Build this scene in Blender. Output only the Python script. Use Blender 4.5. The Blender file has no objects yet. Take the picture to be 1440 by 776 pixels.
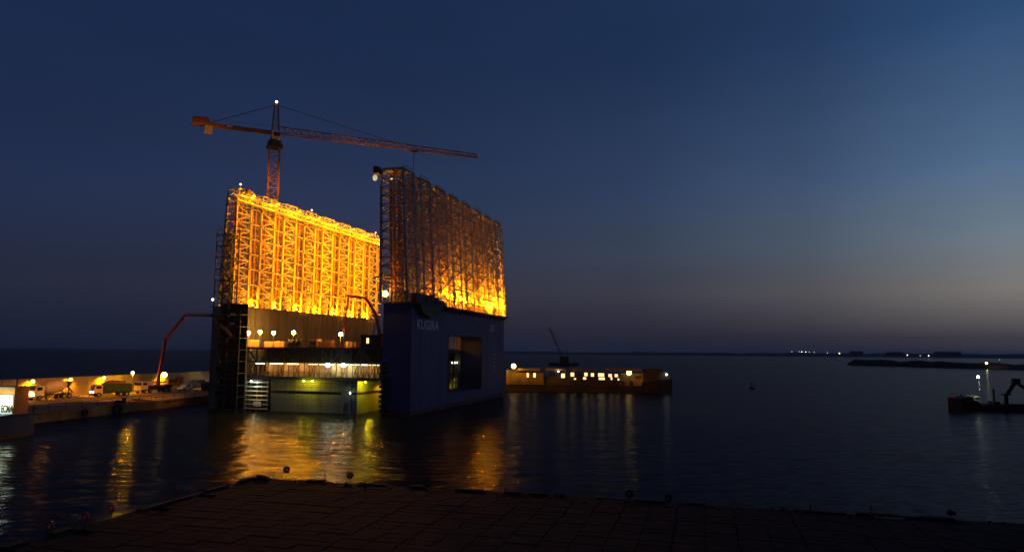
import bpy, bmesh, math, random
from mathutils import Vector, Matrix

random.seed(7)
SC = bpy.context.scene
COL = SC.collection
R = math.radians

# ------------------------------------------------------------------ camera
EYE = 13.0
PITCH = math.atan(105.5 / 1000.0)
ROLL = math.atan(0.0075)
_f = Vector((0, math.cos(PITCH), math.sin(PITCH)))
_r = Vector((1, 0, 0))
_u = Vector((0, -math.sin(PITCH), math.cos(PITCH)))
_c, _s = math.cos(ROLL), math.sin(ROLL)
CX = _r * _c + _u * _s
CY = _u * _c - _r * _s
cam = bpy.data.cameras.new('camera')
cam.lens = 25.0
cam.sensor_width = 36.0
cam.clip_start = 0.5
cam.clip_end = 60000
camo = bpy.data.objects.new('camera', cam)
COL.objects.link(camo)
camo.matrix_world = Matrix(((CX.x, CY.x, -_f.x, 0), (CX.y, CY.y, -_f.y, 0), (CX.z, CY.z, -_f.z, EYE), (0, 0, 0, 1)))
SC.camera = camo


def ray(px, py):
    return CX * ((px - 720) / 1000.0) - CY * ((py - 388) / 1000.0) + _f


def at(px, py, Y):
    """point of the place seen at a pixel of the photograph, Y metres out"""
    r = ray(px, py)
    return Vector((0, 0, EYE)) + r * (Y / r.y)


def onz(px, py, z=0.0):
    r = ray(px, py)
    return Vector((0, 0, EYE)) + r * ((z - EYE) / r.z)


# ------------------------------------------------------------------ sky at dusk
SKY_GAIN = 1.0


def lin(c):
    return tuple((v / 255 / 12.92) if v / 255 <= 0.04045 else ((v / 255 + 0.055) / 1.055) ** 2.4 for v in c)


w = bpy.data.worlds.new('World')
SC.world = w
w.use_nodes = True
nt = w.node_tree
bg = nt.nodes['Background']
N = nt.nodes.new
L = nt.links.new
tc = N('ShaderNodeTexCoord')
sep = N('ShaderNodeSeparateXYZ')
L(tc.outputs['Generated'], sep.inputs[0])
az = N('ShaderNodeMath'); az.operation = 'ARCTAN2'
L(sep.outputs['X'], az.inputs[0]); L(sep.outputs['Y'], az.inputs[1])
mr = N('ShaderNodeMapRange')
mr.inputs['From Min'].default_value = R(-180); mr.inputs['From Max'].default_value = R(180)
L(az.outputs[0], mr.inputs['Value'])
azr = N('ShaderNodeValToRGB')


def set_ramp(node, stops):
    el = node.color_ramp.elements
    while len(el) > 1:
        el.remove(el[-1])
    el[0].position = stops[0][0]; el[0].color = (*stops[0][1], 1)
    for p, c in stops[1:]:
        e = el.new(p); e.color = (*c, 1)


set_ramp(azr, [((a + 180) / 360, (v, v, v)) for a, v in
               [(-180, 0), (-35, 0), (-10, .05), (10, .17), (23, .42), (35, .97), (44, 1), (75, .75), (110, .15), (150, 0)]])
azr.color_ramp.interpolation = 'EASE' if False else 'LINEAR'
L(mr.outputs[0], azr.inputs['Fac'])
ra = N('ShaderNodeValToRGB'); rb = N('ShaderNodeValToRGB')
set_ramp(ra, [(0, lin((25, 30, 49))), (.03, lin((28, 34, 54))), (.08, lin((37, 43, 62))), (.22, lin((32, 46, 78))), (.4, lin((24, 40, 72))), (1, lin((14, 26, 52)))])
set_ramp(rb, [(0, lin((54, 56, 70))), (.019, lin((62, 60, 72))), (.0766, lin((126, 122, 119))), (.142, lin((110, 126, 140))), (.222, lin((80, 106, 138))), (.385, lin((45, 75, 115))), (1, lin((24, 44, 80)))])
L(sep.outputs['Z'], ra.inputs['Fac']); L(sep.outputs['Z'], rb.inputs['Fac'])
mx = N('ShaderNodeMix'); mx.data_type = 'RGBA'
ex = N('ShaderNodeMapRange'); ex.inputs['From Min'].default_value = 0; ex.inputs['From Max'].default_value = .2
ex.inputs['To Min'].default_value = 1.55; ex.inputs['To Max'].default_value = 1.0
L(sep.outputs['Z'], ex.inputs['Value'])
pw = N('ShaderNodeMath'); pw.operation = 'POWER'
L(azr.outputs[0], pw.inputs[0]); L(ex.outputs[0], pw.inputs[1])
L(pw.outputs[0], mx.inputs['Factor']); L(ra.outputs[0], mx.inputs['A']); L(rb.outputs[0], mx.inputs['B'])
sky = N('ShaderNodeTexSky'); sky.sky_type = 'NISHITA'; sky.sun_disc = False
sky.sun_elevation = R(-5.0); sky.sun_rotation = R(48)
sky_mul = N('ShaderNodeMix'); sky_mul.data_type = 'RGBA'; sky_mul.blend_type = 'ADD'
sky_mul.inputs['Factor'].default_value = 0.08
L(mx.outputs['Result'], sky_mul.inputs['A']); L(sky.outputs[0], sky_mul.inputs['B'])
cn = N('ShaderNodeTexNoise'); cn.inputs['Scale'].default_value = 2.6; cn.inputs['Detail'].default_value = 5
cm = N('ShaderNodeMapping'); cm.inputs['Scale'].default_value = (1, 1, 5)
L(tc.outputs['Generated'], cm.inputs[0]); L(cm.outputs[0], cn.inputs['Vector'])
cr_ = N('ShaderNodeMapRange'); cr_.inputs['From Min'].default_value = .3; cr_.inputs['From Max'].default_value = .7
cr_.inputs['To Min'].default_value = .93; cr_.inputs['To Max'].default_value = 1.07
L(cn.outputs['Fac'], cr_.inputs['Value'])
cx = N('ShaderNodeMix'); cx.data_type = 'RGBA'; cx.blend_type = 'MULTIPLY'; cx.inputs['Factor'].default_value = 1
L(sky_mul.outputs['Result'], cx.inputs['A']); L(cr_.outputs[0], cx.inputs['B'])
L(cx.outputs['Result'], bg.inputs['Color'])
bg.inputs['Strength'].default_value = SKY_GAIN

vs = SC.view_settings
vs.view_transform = 'Standard'
vs.look = 'None'
vs.exposure = 0.0
vs.gamma = 1.0
vs.use_curve_mapping = False
SC.cycles.max_bounces = 5
SC.cycles.diffuse_bounces = 2
SC.cycles.glossy_bounces = 3
SC.cycles.sample_clamp_indirect = 4.0
SC.cycles.caustics_reflective = False
SC.cycles.caustics_refractive = False

# lamp colours
SODIUM = (1.0, 0.315, 0.0015)
AMBER = (1.0, 0.46, 0.004)
WARM = (1.0, 0.70, 0.28)
PALE = (0.80, 1.0, 0.72)
LIME = (0.95, 0.80, 0.01)


# ------------------------------------------------------------------ materials
def mat(name, col, rough=0.7, metal=0.0, vary=0.25, scale=0.6, col2=None, bump=0.0, spec=0.4, streak=False, rust=0.0):
    m = bpy.data.materials.new(name)
    m.use_nodes = True
    t = m.node_tree
    b = t.nodes['Principled BSDF']
    b.inputs['Roughness'].default_value = rough
    b.inputs['Metallic'].default_value = metal
    b.inputs['Specular IOR Level'].default_value = spec
    co = t.nodes.new('ShaderNodeTexCoord')
    mp = t.nodes.new('ShaderNodeMapping')
    if streak:
        mp.inputs['Scale'].default_value = (1, 1, 0.18)
    t.links.new(co.outputs['Object'], mp.inputs[0])
    n = t.nodes.new('ShaderNodeTexNoise')
    n.inputs['Scale'].default_value = scale
    n.inputs['Detail'].default_value = 6
    n.inputs['Roughness'].default_value = 0.65
    t.links.new(mp.outputs[0], n.inputs['Vector'])
    rp = t.nodes.new('ShaderNodeValToRGB')
    c2 = col2 or tuple(v * (1 - vary) for v in col)
    set_ramp(rp, [(.36, c2), (.62, col)])
    t.links.new(n.outputs['Fac'], rp.inputs['Fac'])
    last = rp.outputs[0]
    if rust:                                   # rust runs below seams and fittings
        m2 = t.nodes.new('ShaderNodeMapping'); m2.inputs['Scale'].default_value = (.9, .9, .05)
        t.links.new(co.outputs['Object'], m2.inputs[0])
        n2 = t.nodes.new('ShaderNodeTexNoise'); n2.inputs['Scale'].default_value = 1.4; n2.inputs['Detail'].default_value = 5
        t.links.new(m2.outputs[0], n2.inputs['Vector'])
        r2 = t.nodes.new('ShaderNodeValToRGB'); set_ramp(r2, [(.56, (0, 0, 0)), (.74, (rust, rust, rust))])
        t.links.new(n2.outputs['Fac'], r2.inputs['Fac'])
        mm_ = t.nodes.new('ShaderNodeMix'); mm_.data_type = 'RGBA'
        t.links.new(r2.outputs[0], mm_.inputs['Factor'])
        t.links.new(last, mm_.inputs['A']); mm_.inputs['B'].default_value = (.075, .035, .022, 1)
        last = mm_.outputs['Result']
    t.links.new(last, b.inputs['Base Color'])
    if bump:
        bp = t.nodes.new('ShaderNodeBump')
        bp.inputs['Strength'].default_value = bump
        t.links.new(n.outputs['Fac'], bp.inputs['Height'])
        t.links.new(bp.outputs[0], b.inputs['Normal'])
    return m


def emit(name, col, strength):
    m = bpy.data.materials.new(name)
    m.use_nodes = True
    t = m.node_tree
    b = t.nodes['Principled BSDF']
    b.inputs['Base Color'].default_value = (*[min(1, .2 + .6 * v) for v in col], 1)
    b.inputs['Emission Color'].default_value = (*col, 1)
    b.inputs['Emission Strength'].default_value = strength
    return m


M_LEG = mat('lattice paint', (.50, .44, .36), .55, vary=.35, scale=.5, streak=True)
M_RED = mat('red oxide steel', (.30, .075, .045), .6, vary=.4, scale=.5)
M_COLUMN = mat('jacking column paint', (.36, .19, .11), .6, vary=.4, scale=.5, streak=True)
M_DARK = mat('dark steel', (.035, .034, .036), .6, vary=.4, scale=.7)
M_BLUE = mat('blue hull paint', (.022, .050, .25), .55, col2=(.022, .040, .15), scale=.16, streak=True, rust=.55)
M_BLUE2 = mat('navy hull paint', (.012, .03, .16), .5, vary=.4, scale=.4, streak=True, rust=.6)
M_BOOT = mat('boot topping', (.16, .055, .045), .7, vary=.5, scale=.5)
M_PRIMER = mat('wing primer', (.19, .185, .185), .85, vary=.4, scale=.4, streak=True)
M_SKIRT = mat('skirt cladding', (.05, .040, .034), .85, vary=.5, scale=.6, streak=True)
M_CONC = mat('caisson concrete', (.34, .33, .28), .9, vary=.35, scale=.35, streak=True, rust=.35)
M_QUAY = mat('quay concrete', (.22, .17, .125), .9, vary=.55, scale=.35)
M_WALL = mat('sea wall concrete', (.27, .215, .16), .9, vary=.35, scale=.22, streak=True)
M_ROCK = mat('rock', (.06, .06, .06), .9, vary=.5, scale=.2)
M_WHITE = mat('white paint', (.72, .70, .64), .5, vary=.2, scale=.6)
M_LETTER = mat('letter paint', (.88, .82, .80), .6, vary=.2, scale=1.0)
M_CREAM = mat('cream paint', (.55, .47, .38), .6, vary=.25, scale=.6)
M_BLACK = mat('black rubber', (.02, .02, .02), .85, vary=.3)
M_GREEN = mat('green tarpaulin', (.02, .062, .03), .8, vary=.4, scale=.8)
M_CRANE = mat('crane red', (.24, .115, .08), .55, vary=.3, scale=.5)
M_PUMP = mat('boom red', (.26, .028, .03), .45, vary=.25, scale=.5)
M_ORANGE = mat('orange panel', (.50, .30, .12), .7, vary=.3, scale=.8)
M_GREY = mat('grey paint', (.28, .29, .29), .6, vary=.25, scale=.6)
M_GLASS = mat('dark glass', (.02, .022, .025), .15, vary=.1)
M_RING = mat('life ring red', (.75, .06, .05), .5, vary=.15, scale=3)
M_RUST = mat('rust', (.20, .075, .035), .85, vary=.5, scale=1.2)
M_SHIP = mat('ship hull', (.03, .027, .03), .7, vary=.4, scale=.3)
M_HOUSE = mat('ship house paint', (.20, .145, .11), .75, vary=.55, scale=.5, streak=True)
M_BOAT = mat('boat hull black', (.014, .014, .017), .9, vary=.3, scale=.5)
M_LAND = mat('dark land', (.09, .095, .115), .95, vary=.4, scale=.02)  # bluish lift in the base colour stands in for distance haze
M_COUNTER = mat('counterweight', (.35, .32, .30), .9, vary=.3)

E_SOD = emit('sodium lamp', (1, .62, .18), 14)
E_AMB = emit('amber lamp', (1, .70, .15), 16)
E_WALL = emit('wall lamp', (1, .72, .16), 5)
E_POLE = emit('pole lamp', (1, .46, .06), 200)
E_SHIP = emit('ship lamp', (1, .72, .20), 5)
E_WARM = emit('warm tube', (1, .80, .38), 3)
E_WARM2 = emit('warm tube strong', (1, .90, .55), 6)
E_PALE = emit('pale lamp', (.85, 1, .78), 14)
E_WIN = emit('lit window', (1, .74, .30), 1.5)
E_WIN2 = emit('lit doorway', (1, .62, .25), 1.6)
E_BEACON = emit('beacon', (1, .55, .40), 2.2)
E_LIME = emit('lime lamp', (.95, .90, .08), 8)
E_FAR = emit('far lamp', (1, .85, .6), 12)
E_DIM = emit('dim bulkhead lamp', (1, .85, .45), .6)


# ------------------------------------------------------------------ mesh builder
class MB:
    def __init__(self):
        self.v = []; self.f = []; self.m = []; self.mi = 0

    def _add(self, vs, fs):
        o = len(self.v)
        self.v += [tuple(p) for p in vs]
        self.f += [tuple(i + o for i in f) for f in fs]
        self.m += [self.mi] * len(fs)

    def box(self, lo, hi):
        x0, y0, z0 = lo; x1, y1, z1 = hi
        self._add([(x0, y0, z0), (x1, y0, z0), (x1, y1, z0), (x0, y1, z0), (x0, y0, z1), (x1, y0, z1), (x1, y1, z1), (x0, y1, z1)],
                  [(0, 3, 2, 1), (4, 5, 6, 7), (0, 1, 5, 4), (1, 2, 6, 5), (2, 3, 7, 6), (3, 0, 4, 7)])
        return self

    def bar(self, p, q, w, h=None):
        p = Vector(p); q = Vector(q); h = h or w
        d = (q - p)
        if d.length < 1e-6: return self
        d.normalize()
        ref = Vector((0, 0, 1)) if abs(d.z) < .95 else Vector((1, 0, 0))
        a = d.cross(ref).normalized() * (w / 2); b = a.cross(d).normalized() * (h / 2)
        vs = []
        for c in (p, q):
            vs += [c - a - b, c + a - b, c + a + b, c - a + b]
        self._add(vs, [(0, 1, 2, 3), (7, 6, 5, 4), (0, 4, 5, 1), (1, 5, 6, 2), (2, 6, 7, 3), (3, 7, 4, 0)])
        return self

    def tube(self, p, q, r, n=8, r2=None):
        p = Vector(p); q = Vector(q); r2 = r if r2 is None else r2
        d = (q - p).normalized()
        ref = Vector((0, 0, 1)) if abs(d.z) < .95 else Vector((1, 0, 0))
        a = d.cross(ref).normalized(); b = a.cross(d).normalized()
        vs = []
        for c, rr in ((p, r), (q, r2)):
            for k in range(n):
                t = 2 * math.pi * k / n
                vs.append(c + a * (math.cos(t) * rr) + b * (math.sin(t) * rr))
        fs = [(k, (k + 1) % n, n + (k + 1) % n, n + k) for k in range(n)]
        fs += [tuple(range(n))[::-1], tuple(range(n, 2 * n))]
        self._add(vs, fs)
        return self

    def sphere(self, c, r, n=10, sz=1.0):
        c = Vector(c); vs = []; fs = []
        m = max(4, n // 2)
        for i in range(m + 1):
            ph = math.pi * i / m
            for k in range(n):
                t = 2 * math.pi * k / n
                vs.append(c + Vector((math.sin(ph) * math.cos(t) * r, math.sin(ph) * math.sin(t) * r, math.cos(ph) * r * sz)))
        for i in range(m):
            for k in range(n):
                fs.append((i * n + k, (i + 1) * n + k, (i + 1) * n + (k + 1) % n, i * n + (k + 1) % n))
        self._add(vs, fs)
        return self

    def torus(self, c, axis, Rr, r, n=16, m=6):
        c = Vector(c); axis = Vector(axis).normalized()
        ref = Vector((0, 0, 1)) if abs(axis.z) < .9 else Vector((1, 0, 0))
        a = axis.cross(ref).normalized(); b = axis.cross(a)
        vs = []; fs = []
        for i in range(n):
            t = 2 * math.pi * i / n
            d = a * math.cos(t) + b * math.sin(t)
            for j in range(m):
                s = 2 * math.pi * j / m
                vs.append(c + d * (Rr + r * math.cos(s)) + axis * (r * math.sin(s)))
        for i in range(n):
            for j in range(m):
                fs.append((i * m + j, ((i + 1) % n) * m + j, ((i + 1) % n) * m + (j + 1) % m, i * m + (j + 1) % m))
        self._add(vs, fs)
        return self

    def prism(self, pts, d0, d1, axis='y'):
        """pts: 2-d outline; axis y -> (x,z) outline, x -> (y,z), z -> (x,y)"""
        n = len(pts)

        def P(p, d):
            return {'y': (p[0], d, p[1]), 'x': (d, p[0], p[1]), 'z': (p[0], p[1], d)}[axis]
        vs = [P(p, d0) for p in pts] + [P(p, d1) for p in pts]
        fs = [(k, (k + 1) % n, n + (k + 1) % n, n + k) for k in range(n)]
        fs += [tuple(range(n))[::-1], tuple(range(n, 2 * n))]
        self._add(vs, fs)
        return self

    def loft(self, rings, cap=True):
        n = len(rings[0]); vs = [p for r in rings for p in r]; fs = []
        for i in range(len(rings) - 1):
            for k in range(n):
                fs.append((i * n + k, i * n + (k + 1) % n, (i + 1) * n + (k + 1) % n, (i + 1) * n + k))
        if cap:
            fs += [tuple(range(n))[::-1], tuple(range((len(rings) - 1) * n, len(rings) * n))]
        self._add(vs, fs)
        return self

    def mesh(self, name, mats):
        me = bpy.data.meshes.new(name)
        me.from_pydata(self.v, [], self.f)
        bm = bmesh.new(); bm.from_mesh(me)
        bmesh.ops.recalc_face_normals(bm, faces=bm.faces)
        bm.to_mesh(me); bm.free()
        mats = mats if isinstance(mats, (list, tuple)) else [mats]
        for m in mats: me.materials.append(m)
        if len(mats) > 1:
            me.polygons.foreach_set('material_index', self.m)
        return me

    def build(self, name, mats, parent=None, label=None):
        o = bpy.data.objects.new(name, self.mesh(name, mats))
        COL.objects.link(o)
        if parent: o.parent = parent
        if label: o['label'] = label
        return o


def tag(o, label, cat, group=None, kind=None):
    o['label'] = label
    o['category'] = cat
    if group: o['group'] = group
    if kind: o['kind'] = kind
    return o


def thing(name, label, cat, loc=(0, 0, 0), rz=0.0, group=None):
    o = bpy.data.objects.new(name, None)
    o.empty_display_size = 1
    COL.objects.link(o)
    o.location = loc
    o.rotation_euler = (0, 0, rz)
    return tag(o, label, cat, group)


def struct(name, mb, m, label=None):
    o = mb.build(name, m)
    o['kind'] = 'structure'
    if label: o['label'] = label
    return o


def dup(o, parent=None, loc=None, rz=None):
    c = o.copy()
    COL.objects.link(c)
    if parent: c.parent = parent
    if loc is not None: c.location = loc
    if rz is not None: c.rotation_euler = (0, 0, rz)
    for ch in list(o.children):
        dup(ch, c)
    return c


def light(parent, loc, energy, col, radius=0.4, aim=None, angle=70, blend=.35, name='lamp_light'):
    ld = bpy.data.lights.new(name, 'SPOT' if aim is not None else 'POINT')
    ld.energy = energy
    ld.color = col
    ld.shadow_soft_size = radius
    o = bpy.data.objects.new(name, ld)
    COL.objects.link(o)
    if parent: o.parent = parent
    o.location = loc
    if aim is not None:
        ld.spot_size = R(angle)
        ld.spot_blend = blend
        d = Vector(aim) - Vector(loc)
        o.rotation_euler = d.to_track_quat('-Z', 'Y').to_euler()
    return o


def text(s, size, loc, rot, parent, name, m, sx=1.0, thick=.02, offset=0.0, align='LEFT', fit=None):
    cu = bpy.data.curves.new(name, 'FONT')
    cu.body = s
    cu.size = size
    cu.extrude = thick
    cu.offset = offset
    cu.align_x = align
    cu.materials.append(m)
    tmp = bpy.data.objects.new(name, cu)
    COL.objects.link(tmp)
    me = bpy.data.meshes.new_from_object(tmp.evaluated_get(bpy.context.evaluated_depsgraph_get()))
    bpy.data.objects.remove(tmp)
    if fit:
        xs = [v_.co.x for v_ in me.vertices]; sx = fit / (max(xs) - min(xs))
        for v_ in me.vertices: v_.co.x -= min(xs)
    o = bpy.data.objects.new(name, me)
    COL.objects.link(o)
    o.parent = parent
    o.location = loc
    o.rotation_euler = rot
    o.scale = (sx, 1, 1)
    return o


def lattice(mb, legs0, legs1, bays, leg_w, bar_w, diag_w, faces=(0, 1, 2, 3), cross=False, mi_leg=0, mi_bar=0, phase=0):
    """a braced tower between two rings of leg points"""
    n = len(legs0)
    a = [Vector(p) for p in legs0]; b = [Vector(p) for p in legs1]
    mb.mi = mi_leg
    for i in range(n):
        mb.bar(a[i], b[i], leg_w)
    mb.mi = mi_bar
    for k in range(bays):
        t0 = k / bays; t1 = (k + 1) / bays
        for i in faces:
            j = (i + 1) % n
            p0 = a[i].lerp(b[i], t0); q0 = a[j].lerp(b[j], t0)
            p1 = a[i].lerp(b[i], t1); q1 = a[j].lerp(b[j], t1)
            mb.bar(p1, q1, bar_w)
            if cross:
                mb.bar(p0, q1, diag_w); mb.bar(q0, p1, diag_w)
            elif (k + phase) % 2:
                mb.bar(p0, q1, diag_w)
            else:
                mb.bar(q0, p1, diag_w)
    mb.mi = 0


# ================================================================== setting
# water: one sheet to the horizon
def water_material():
    m = bpy.data.materials.new('harbour water')
    m.use_nodes = True
    t = m.node_tree
    for n in list(t.nodes): t.nodes.remove(n)
    out = t.nodes.new('ShaderNodeOutputMaterial')
    gl = t.nodes.new('ShaderNodeBsdfGlossy'); gl.inputs['Roughness'].default_value = .17
    df = t.nodes.new('ShaderNodeBsdfDiffuse'); df.inputs['Color'].default_value = (.006, .010, .016, 1)
    fr = t.nodes.new('ShaderNodeFresnel'); fr.inputs['IOR'].default_value = 1.33
    # small unresolved wavelets hide and tilt much of the mirror at grazing view
    sc_ = t.nodes.new('ShaderNodeMath'); sc_.operation = 'MULTIPLY'; sc_.inputs[1].default_value = .30
    mx_ = t.nodes.new('ShaderNodeMixShader')
    g = t.nodes.new('ShaderNodeNewGeometry')
    mp = t.nodes.new('ShaderNodeMapping')
    mp.inputs['Rotation'].default_value = (0, 0, R(8))
    mp.inputs['Scale'].default_value = (.45, 1.0, 1)
    t.links.new(g.outputs['Position'], mp.inputs[0])
    n1 = t.nodes.new('ShaderNodeTexNoise'); n1.inputs['Scale'].default_value = .22; n1.inputs['Detail'].default_value = 2
    n2 = t.nodes.new('ShaderNodeTexNoise'); n2.inputs['Scale'].default_value = 1.3; n2.inputs['Detail'].default_value = 3
    for n in (n1, n2):
        t.links.new(mp.outputs[0], n.inputs['Vector'])
    b1 = t.nodes.new('ShaderNodeBump'); b1.inputs['Distance'].default_value = .50; b1.inputs['Strength'].default_value = 1.0
    b2 = t.nodes.new('ShaderNodeBump'); b2.inputs['Distance'].default_value = .14; b2.inputs['Strength'].default_value = 1.0
    t.links.new(n1.outputs['Fac'], b1.inputs['Height'])
    t.links.new(n2.outputs['Fac'], b2.inputs['Height'])
    n3 = t.nodes.new('ShaderNodeTexNoise'); n3.inputs['Scale'].default_value = .55; n3.inputs['Detail'].default_value = 1.5
    t.links.new(mp.outputs[0], n3.inputs['Vector'])
    b3 = t.nodes.new('ShaderNodeBump'); b3.inputs['Distance'].default_value = .34; b3.inputs['Strength'].default_value = 1.0
    t.links.new(n3.outputs['Fac'], b3.inputs['Height'])
    t.links.new(b1.outputs[0], b3.inputs['Normal'])
    t.links.new(b3.outputs[0], b2.inputs['Normal'])
    for n in (gl, df):
        t.links.new(b2.outputs[0], n.inputs['Normal'])
    t.links.new(fr.outputs[0], sc_.inputs[0]); t.links.new(sc_.outputs[0], mx_.inputs[0])
    t.links.new(df.outputs[0], mx_.inputs[1]); t.links.new(gl.outputs[0], mx_.inputs[2])
    t.links.new(mx_.outputs[0], out.inputs['Surface'])
    return m


mb = MB()
mb._add([(-13000, -300, 0), (13000, -300, 0), (13000, 17000, 0), (-13000, 17000, 0)], [(0, 1, 2, 3)])
struct('water', mb, water_material(), 'dark rippled harbour water reflecting the lamps')


# far shore, low dark land along the horizon
def strip(pts, depth, seedv):
    """pts (x, y, height): a low ridge with a rounded section"""
    rnd = random.Random(seedv)
    rings = []
    for x, y, h in pts:
        d = Vector((x, y, 0)).normalized()
        h2 = h * (1 + rnd.uniform(-.12, .12))
        rings.append([Vector((x, y, -2)), Vector((x, y, 0)) + Vector((0, 0, h2 * .55)) + d * depth * .12, Vector((x, y, h2)) + d * depth * .4,
                      Vector((x, y, h2 * .8)) + d * depth * .8, Vector((x, y, -2)) + d * depth])
    return rings


mb = MB()
pts = []
for k in range(60):
    t = k / 59
    px = 705 + t * (1640 - 705)
    D = 3300 - 900 * t
    pts.append(((px - 720) * D / 1005, D, 10.5 + 1.2 * math.sin(k * .55) + .8 * math.sin(k * 1.7) + 8 * t))
mb.loft(strip(pts, 260, 3))
struct('shore', mb, M_LAND, 'low dark far shore on the horizon')

# foreground pavement: top of the wharf the photographer looks over
SL = bpy.data.materials.new('paved wharf')
SL.use_nodes = True
t = SL.node_tree
b = t.nodes['Principled BSDF']
b.inputs['Roughness'].default_value = .95
b.inputs['Specular IOR Level'].default_value = .15
co = t.nodes.new('ShaderNodeTexCoord')
ns = t.nodes.new('ShaderNodeTexNoise'); ns.inputs['Scale'].default_value = .9; ns.inputs['Detail'].default_value = 8; ns.inputs['Roughness'].default_value = .7
t.links.new(co.outputs['Object'], ns.inputs['Vector'])
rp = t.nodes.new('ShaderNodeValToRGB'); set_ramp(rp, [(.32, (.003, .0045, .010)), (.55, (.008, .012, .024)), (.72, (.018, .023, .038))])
t.links.new(ns.outputs['Fac'], rp.inputs['Fac'])
t.links.new(rp.outputs[0], b.inputs['Base Color'])
bp = t.nodes.new('ShaderNodeBump'); bp.inputs['Distance'].default_value = .05; bp.inputs['Strength'].default_value = .6
t.links.new(ns.outputs['Fac'], bp.inputs['Height'])
t.links.new(bp.outputs[0], b.inputs['Normal'])

WH = onz(360, 671, 3.0)                    # far corner of the wharf
WH_ANG = math.atan2(-.258, .966)           # its far edge runs to the east-south-east
mb = MB()
mb.box((0.05, -58, -3), (78, -.05, 2.86))
rk = random.Random(21)
bw, bh = 1.7, .85
y = 0.0
row = 0
while y > -34:
    x = rk.uniform(-.05, .05)
    col = 0
    dj = rk.uniform(.015, .045) * (2.2 if row % 5 == 3 else 1)
    while x < 78:
        gj = .045 if col % 2 else .018
        x0 = max(x + gj, 0.0); x1 = x + bw - rk.uniform(.01, .05); col += 1
        edge = y > -.1 or x0 < .3
        if x1 > .3 and not (edge and rk.random() < .10):
            zt = 3.0 + rk.uniform(-.016, .016)
            ex_ = rk.uniform(-.10, .16) if y > -.1 else 0
            za = [zt + rk.uniform(-.008, .008) for _ in range(4)]
            ya, yb = y - bh + dj, y + ex_ - .02
            mb._add([(x0, ya, 2.7), (x1, ya, 2.7), (x1, yb, 2.7), (x0, yb, 2.7), (x0, ya, za[0]), (x1, ya, za[1]), (x1, yb, za[2]), (x0, yb, za[3])],
                    [(0, 3, 2, 1), (4, 5, 6, 7), (0, 1, 5, 4), (1, 2, 6, 5), (2, 3, 7, 6), (3, 0, 4, 7)])
        x += bw
    y -= bh; row += 1
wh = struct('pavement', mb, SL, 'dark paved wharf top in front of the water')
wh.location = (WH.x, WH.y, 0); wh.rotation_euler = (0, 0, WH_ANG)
mb = MB()
rk = random.Random(4)
x = 0.0
while x < 77.5:                            # broken edge stones along the two water sides
    l = rk.uniform(1.2, 2.4); h = rk.uniform(.05, .16)
    
    if rk.random() < .6:
        mb.box((x, -.42 + rk.uniform(-.08, .04), 3.03), (min(x + l - .05, 78), -.02 + rk.uniform(-.08, .1), 3.04 + h))
    x += l + rk.choice((0, 0, .5, 1.4))
y = -.6
while y > -57:
    l = rk.uniform(1.2, 2.4); h = rk.uniform(.05, .16)
    
    if rk.random() < .6:
        mb.box((.02 + rk.uniform(-.1, .06), y - l + .05, 3.03), (.42 + rk.uniform(-.05, .1), y, 3.04 + h))
    y -= l + rk.choice((0, 0, .5, 1.4))
for k in range(9):                         # rubble heap on the corner
    a = rk.uniform(0, 6.28); rr = rk.uniform(0, .5); s = rk.uniform(.12, .28)
    mb.sphere((.9 + rr * math.cos(a), -.7 + rr * .5 * math.sin(a), 3.05 + s * .4 + rk.uniform(0, .12)), s, 7, .8)
kb = struct('kerb', mb, mat('kerb stone', (.02, .02, .022), .95, vary=.4, scale=1.2), 'broken stone kerb along the wharf edge')
kb.location = wh.location; kb.rotation_euler = wh.rotation_euler

mb = MB()
rk = random.Random(9)
for k in range(150):                       # stones and rubble bits scattered along the two edges
    if rk.random() < .72: px_, py_ = rk.uniform(0, 60), -abs(rk.gauss(0, .9))
    else: px_, py_ = abs(rk.gauss(0, .6)), rk.uniform(-30, 0)
    s_ = rk.uniform(.03, .12) * (1.9 if rk.random() < .1 else 1)
    mb.sphere((px_ + .1, py_ - .1, 3.02 + s_ * .4), s_, 6, .7)
rb_ = mb.build('rubble', M_ROCK); rb_['kind'] = 'stuff'; rb_['label'] = 'loose stones scattered along the wharf edge'
rb_.location = wh.location; rb_.rotation_euler = wh.rotation_euler

# ------------------------------------------------------------------ breakwater quay on the west side
QA = Vector((-84, 115, 0))
Q_ANG = R(80.0958)
qd = Vector((math.cos(Q_ANG), math.sin(Q_ANG), 0)); qn = Vector((-qd.y, qd.x, 0))


def Q(s, o, z=0):
    return QA + qd * s + qn * o + Vector((0, 0, z))


mb = MB()
mb.prism([(0, -4), (0, 1.45), (-.18, 1.45), (-.18, 1.8), (30, 1.8), (30, -4)], -75, 190, axis='x')
q = struct('pier', mb, M_QUAY, 'concrete quay apron lit orange')
q.location = QA; q.rotation_euler = (0, 0, Q_ANG)

wl = thing('sea_wall', 'long pale concrete sea wall along the back of the orange lit quay', 'wall', QA, Q_ANG)
mb = MB()
for k in range(44):
    s0 = -75 + k * 6.0
    mb.box((s0 + .03, 30.2, 1.8), (s0 + 5.97, 31.6, 5.75))
mb.box((-75, 30.35, 1.8), (189, 31.5, 5.6))
mb.build('wall_panel', M_WALL, wl)
mb = MB(); mb.box((-75, 30.0, 5.754), (189, 31.9, 6.05)); mb.build('coping', M_WALL, wl)


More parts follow.
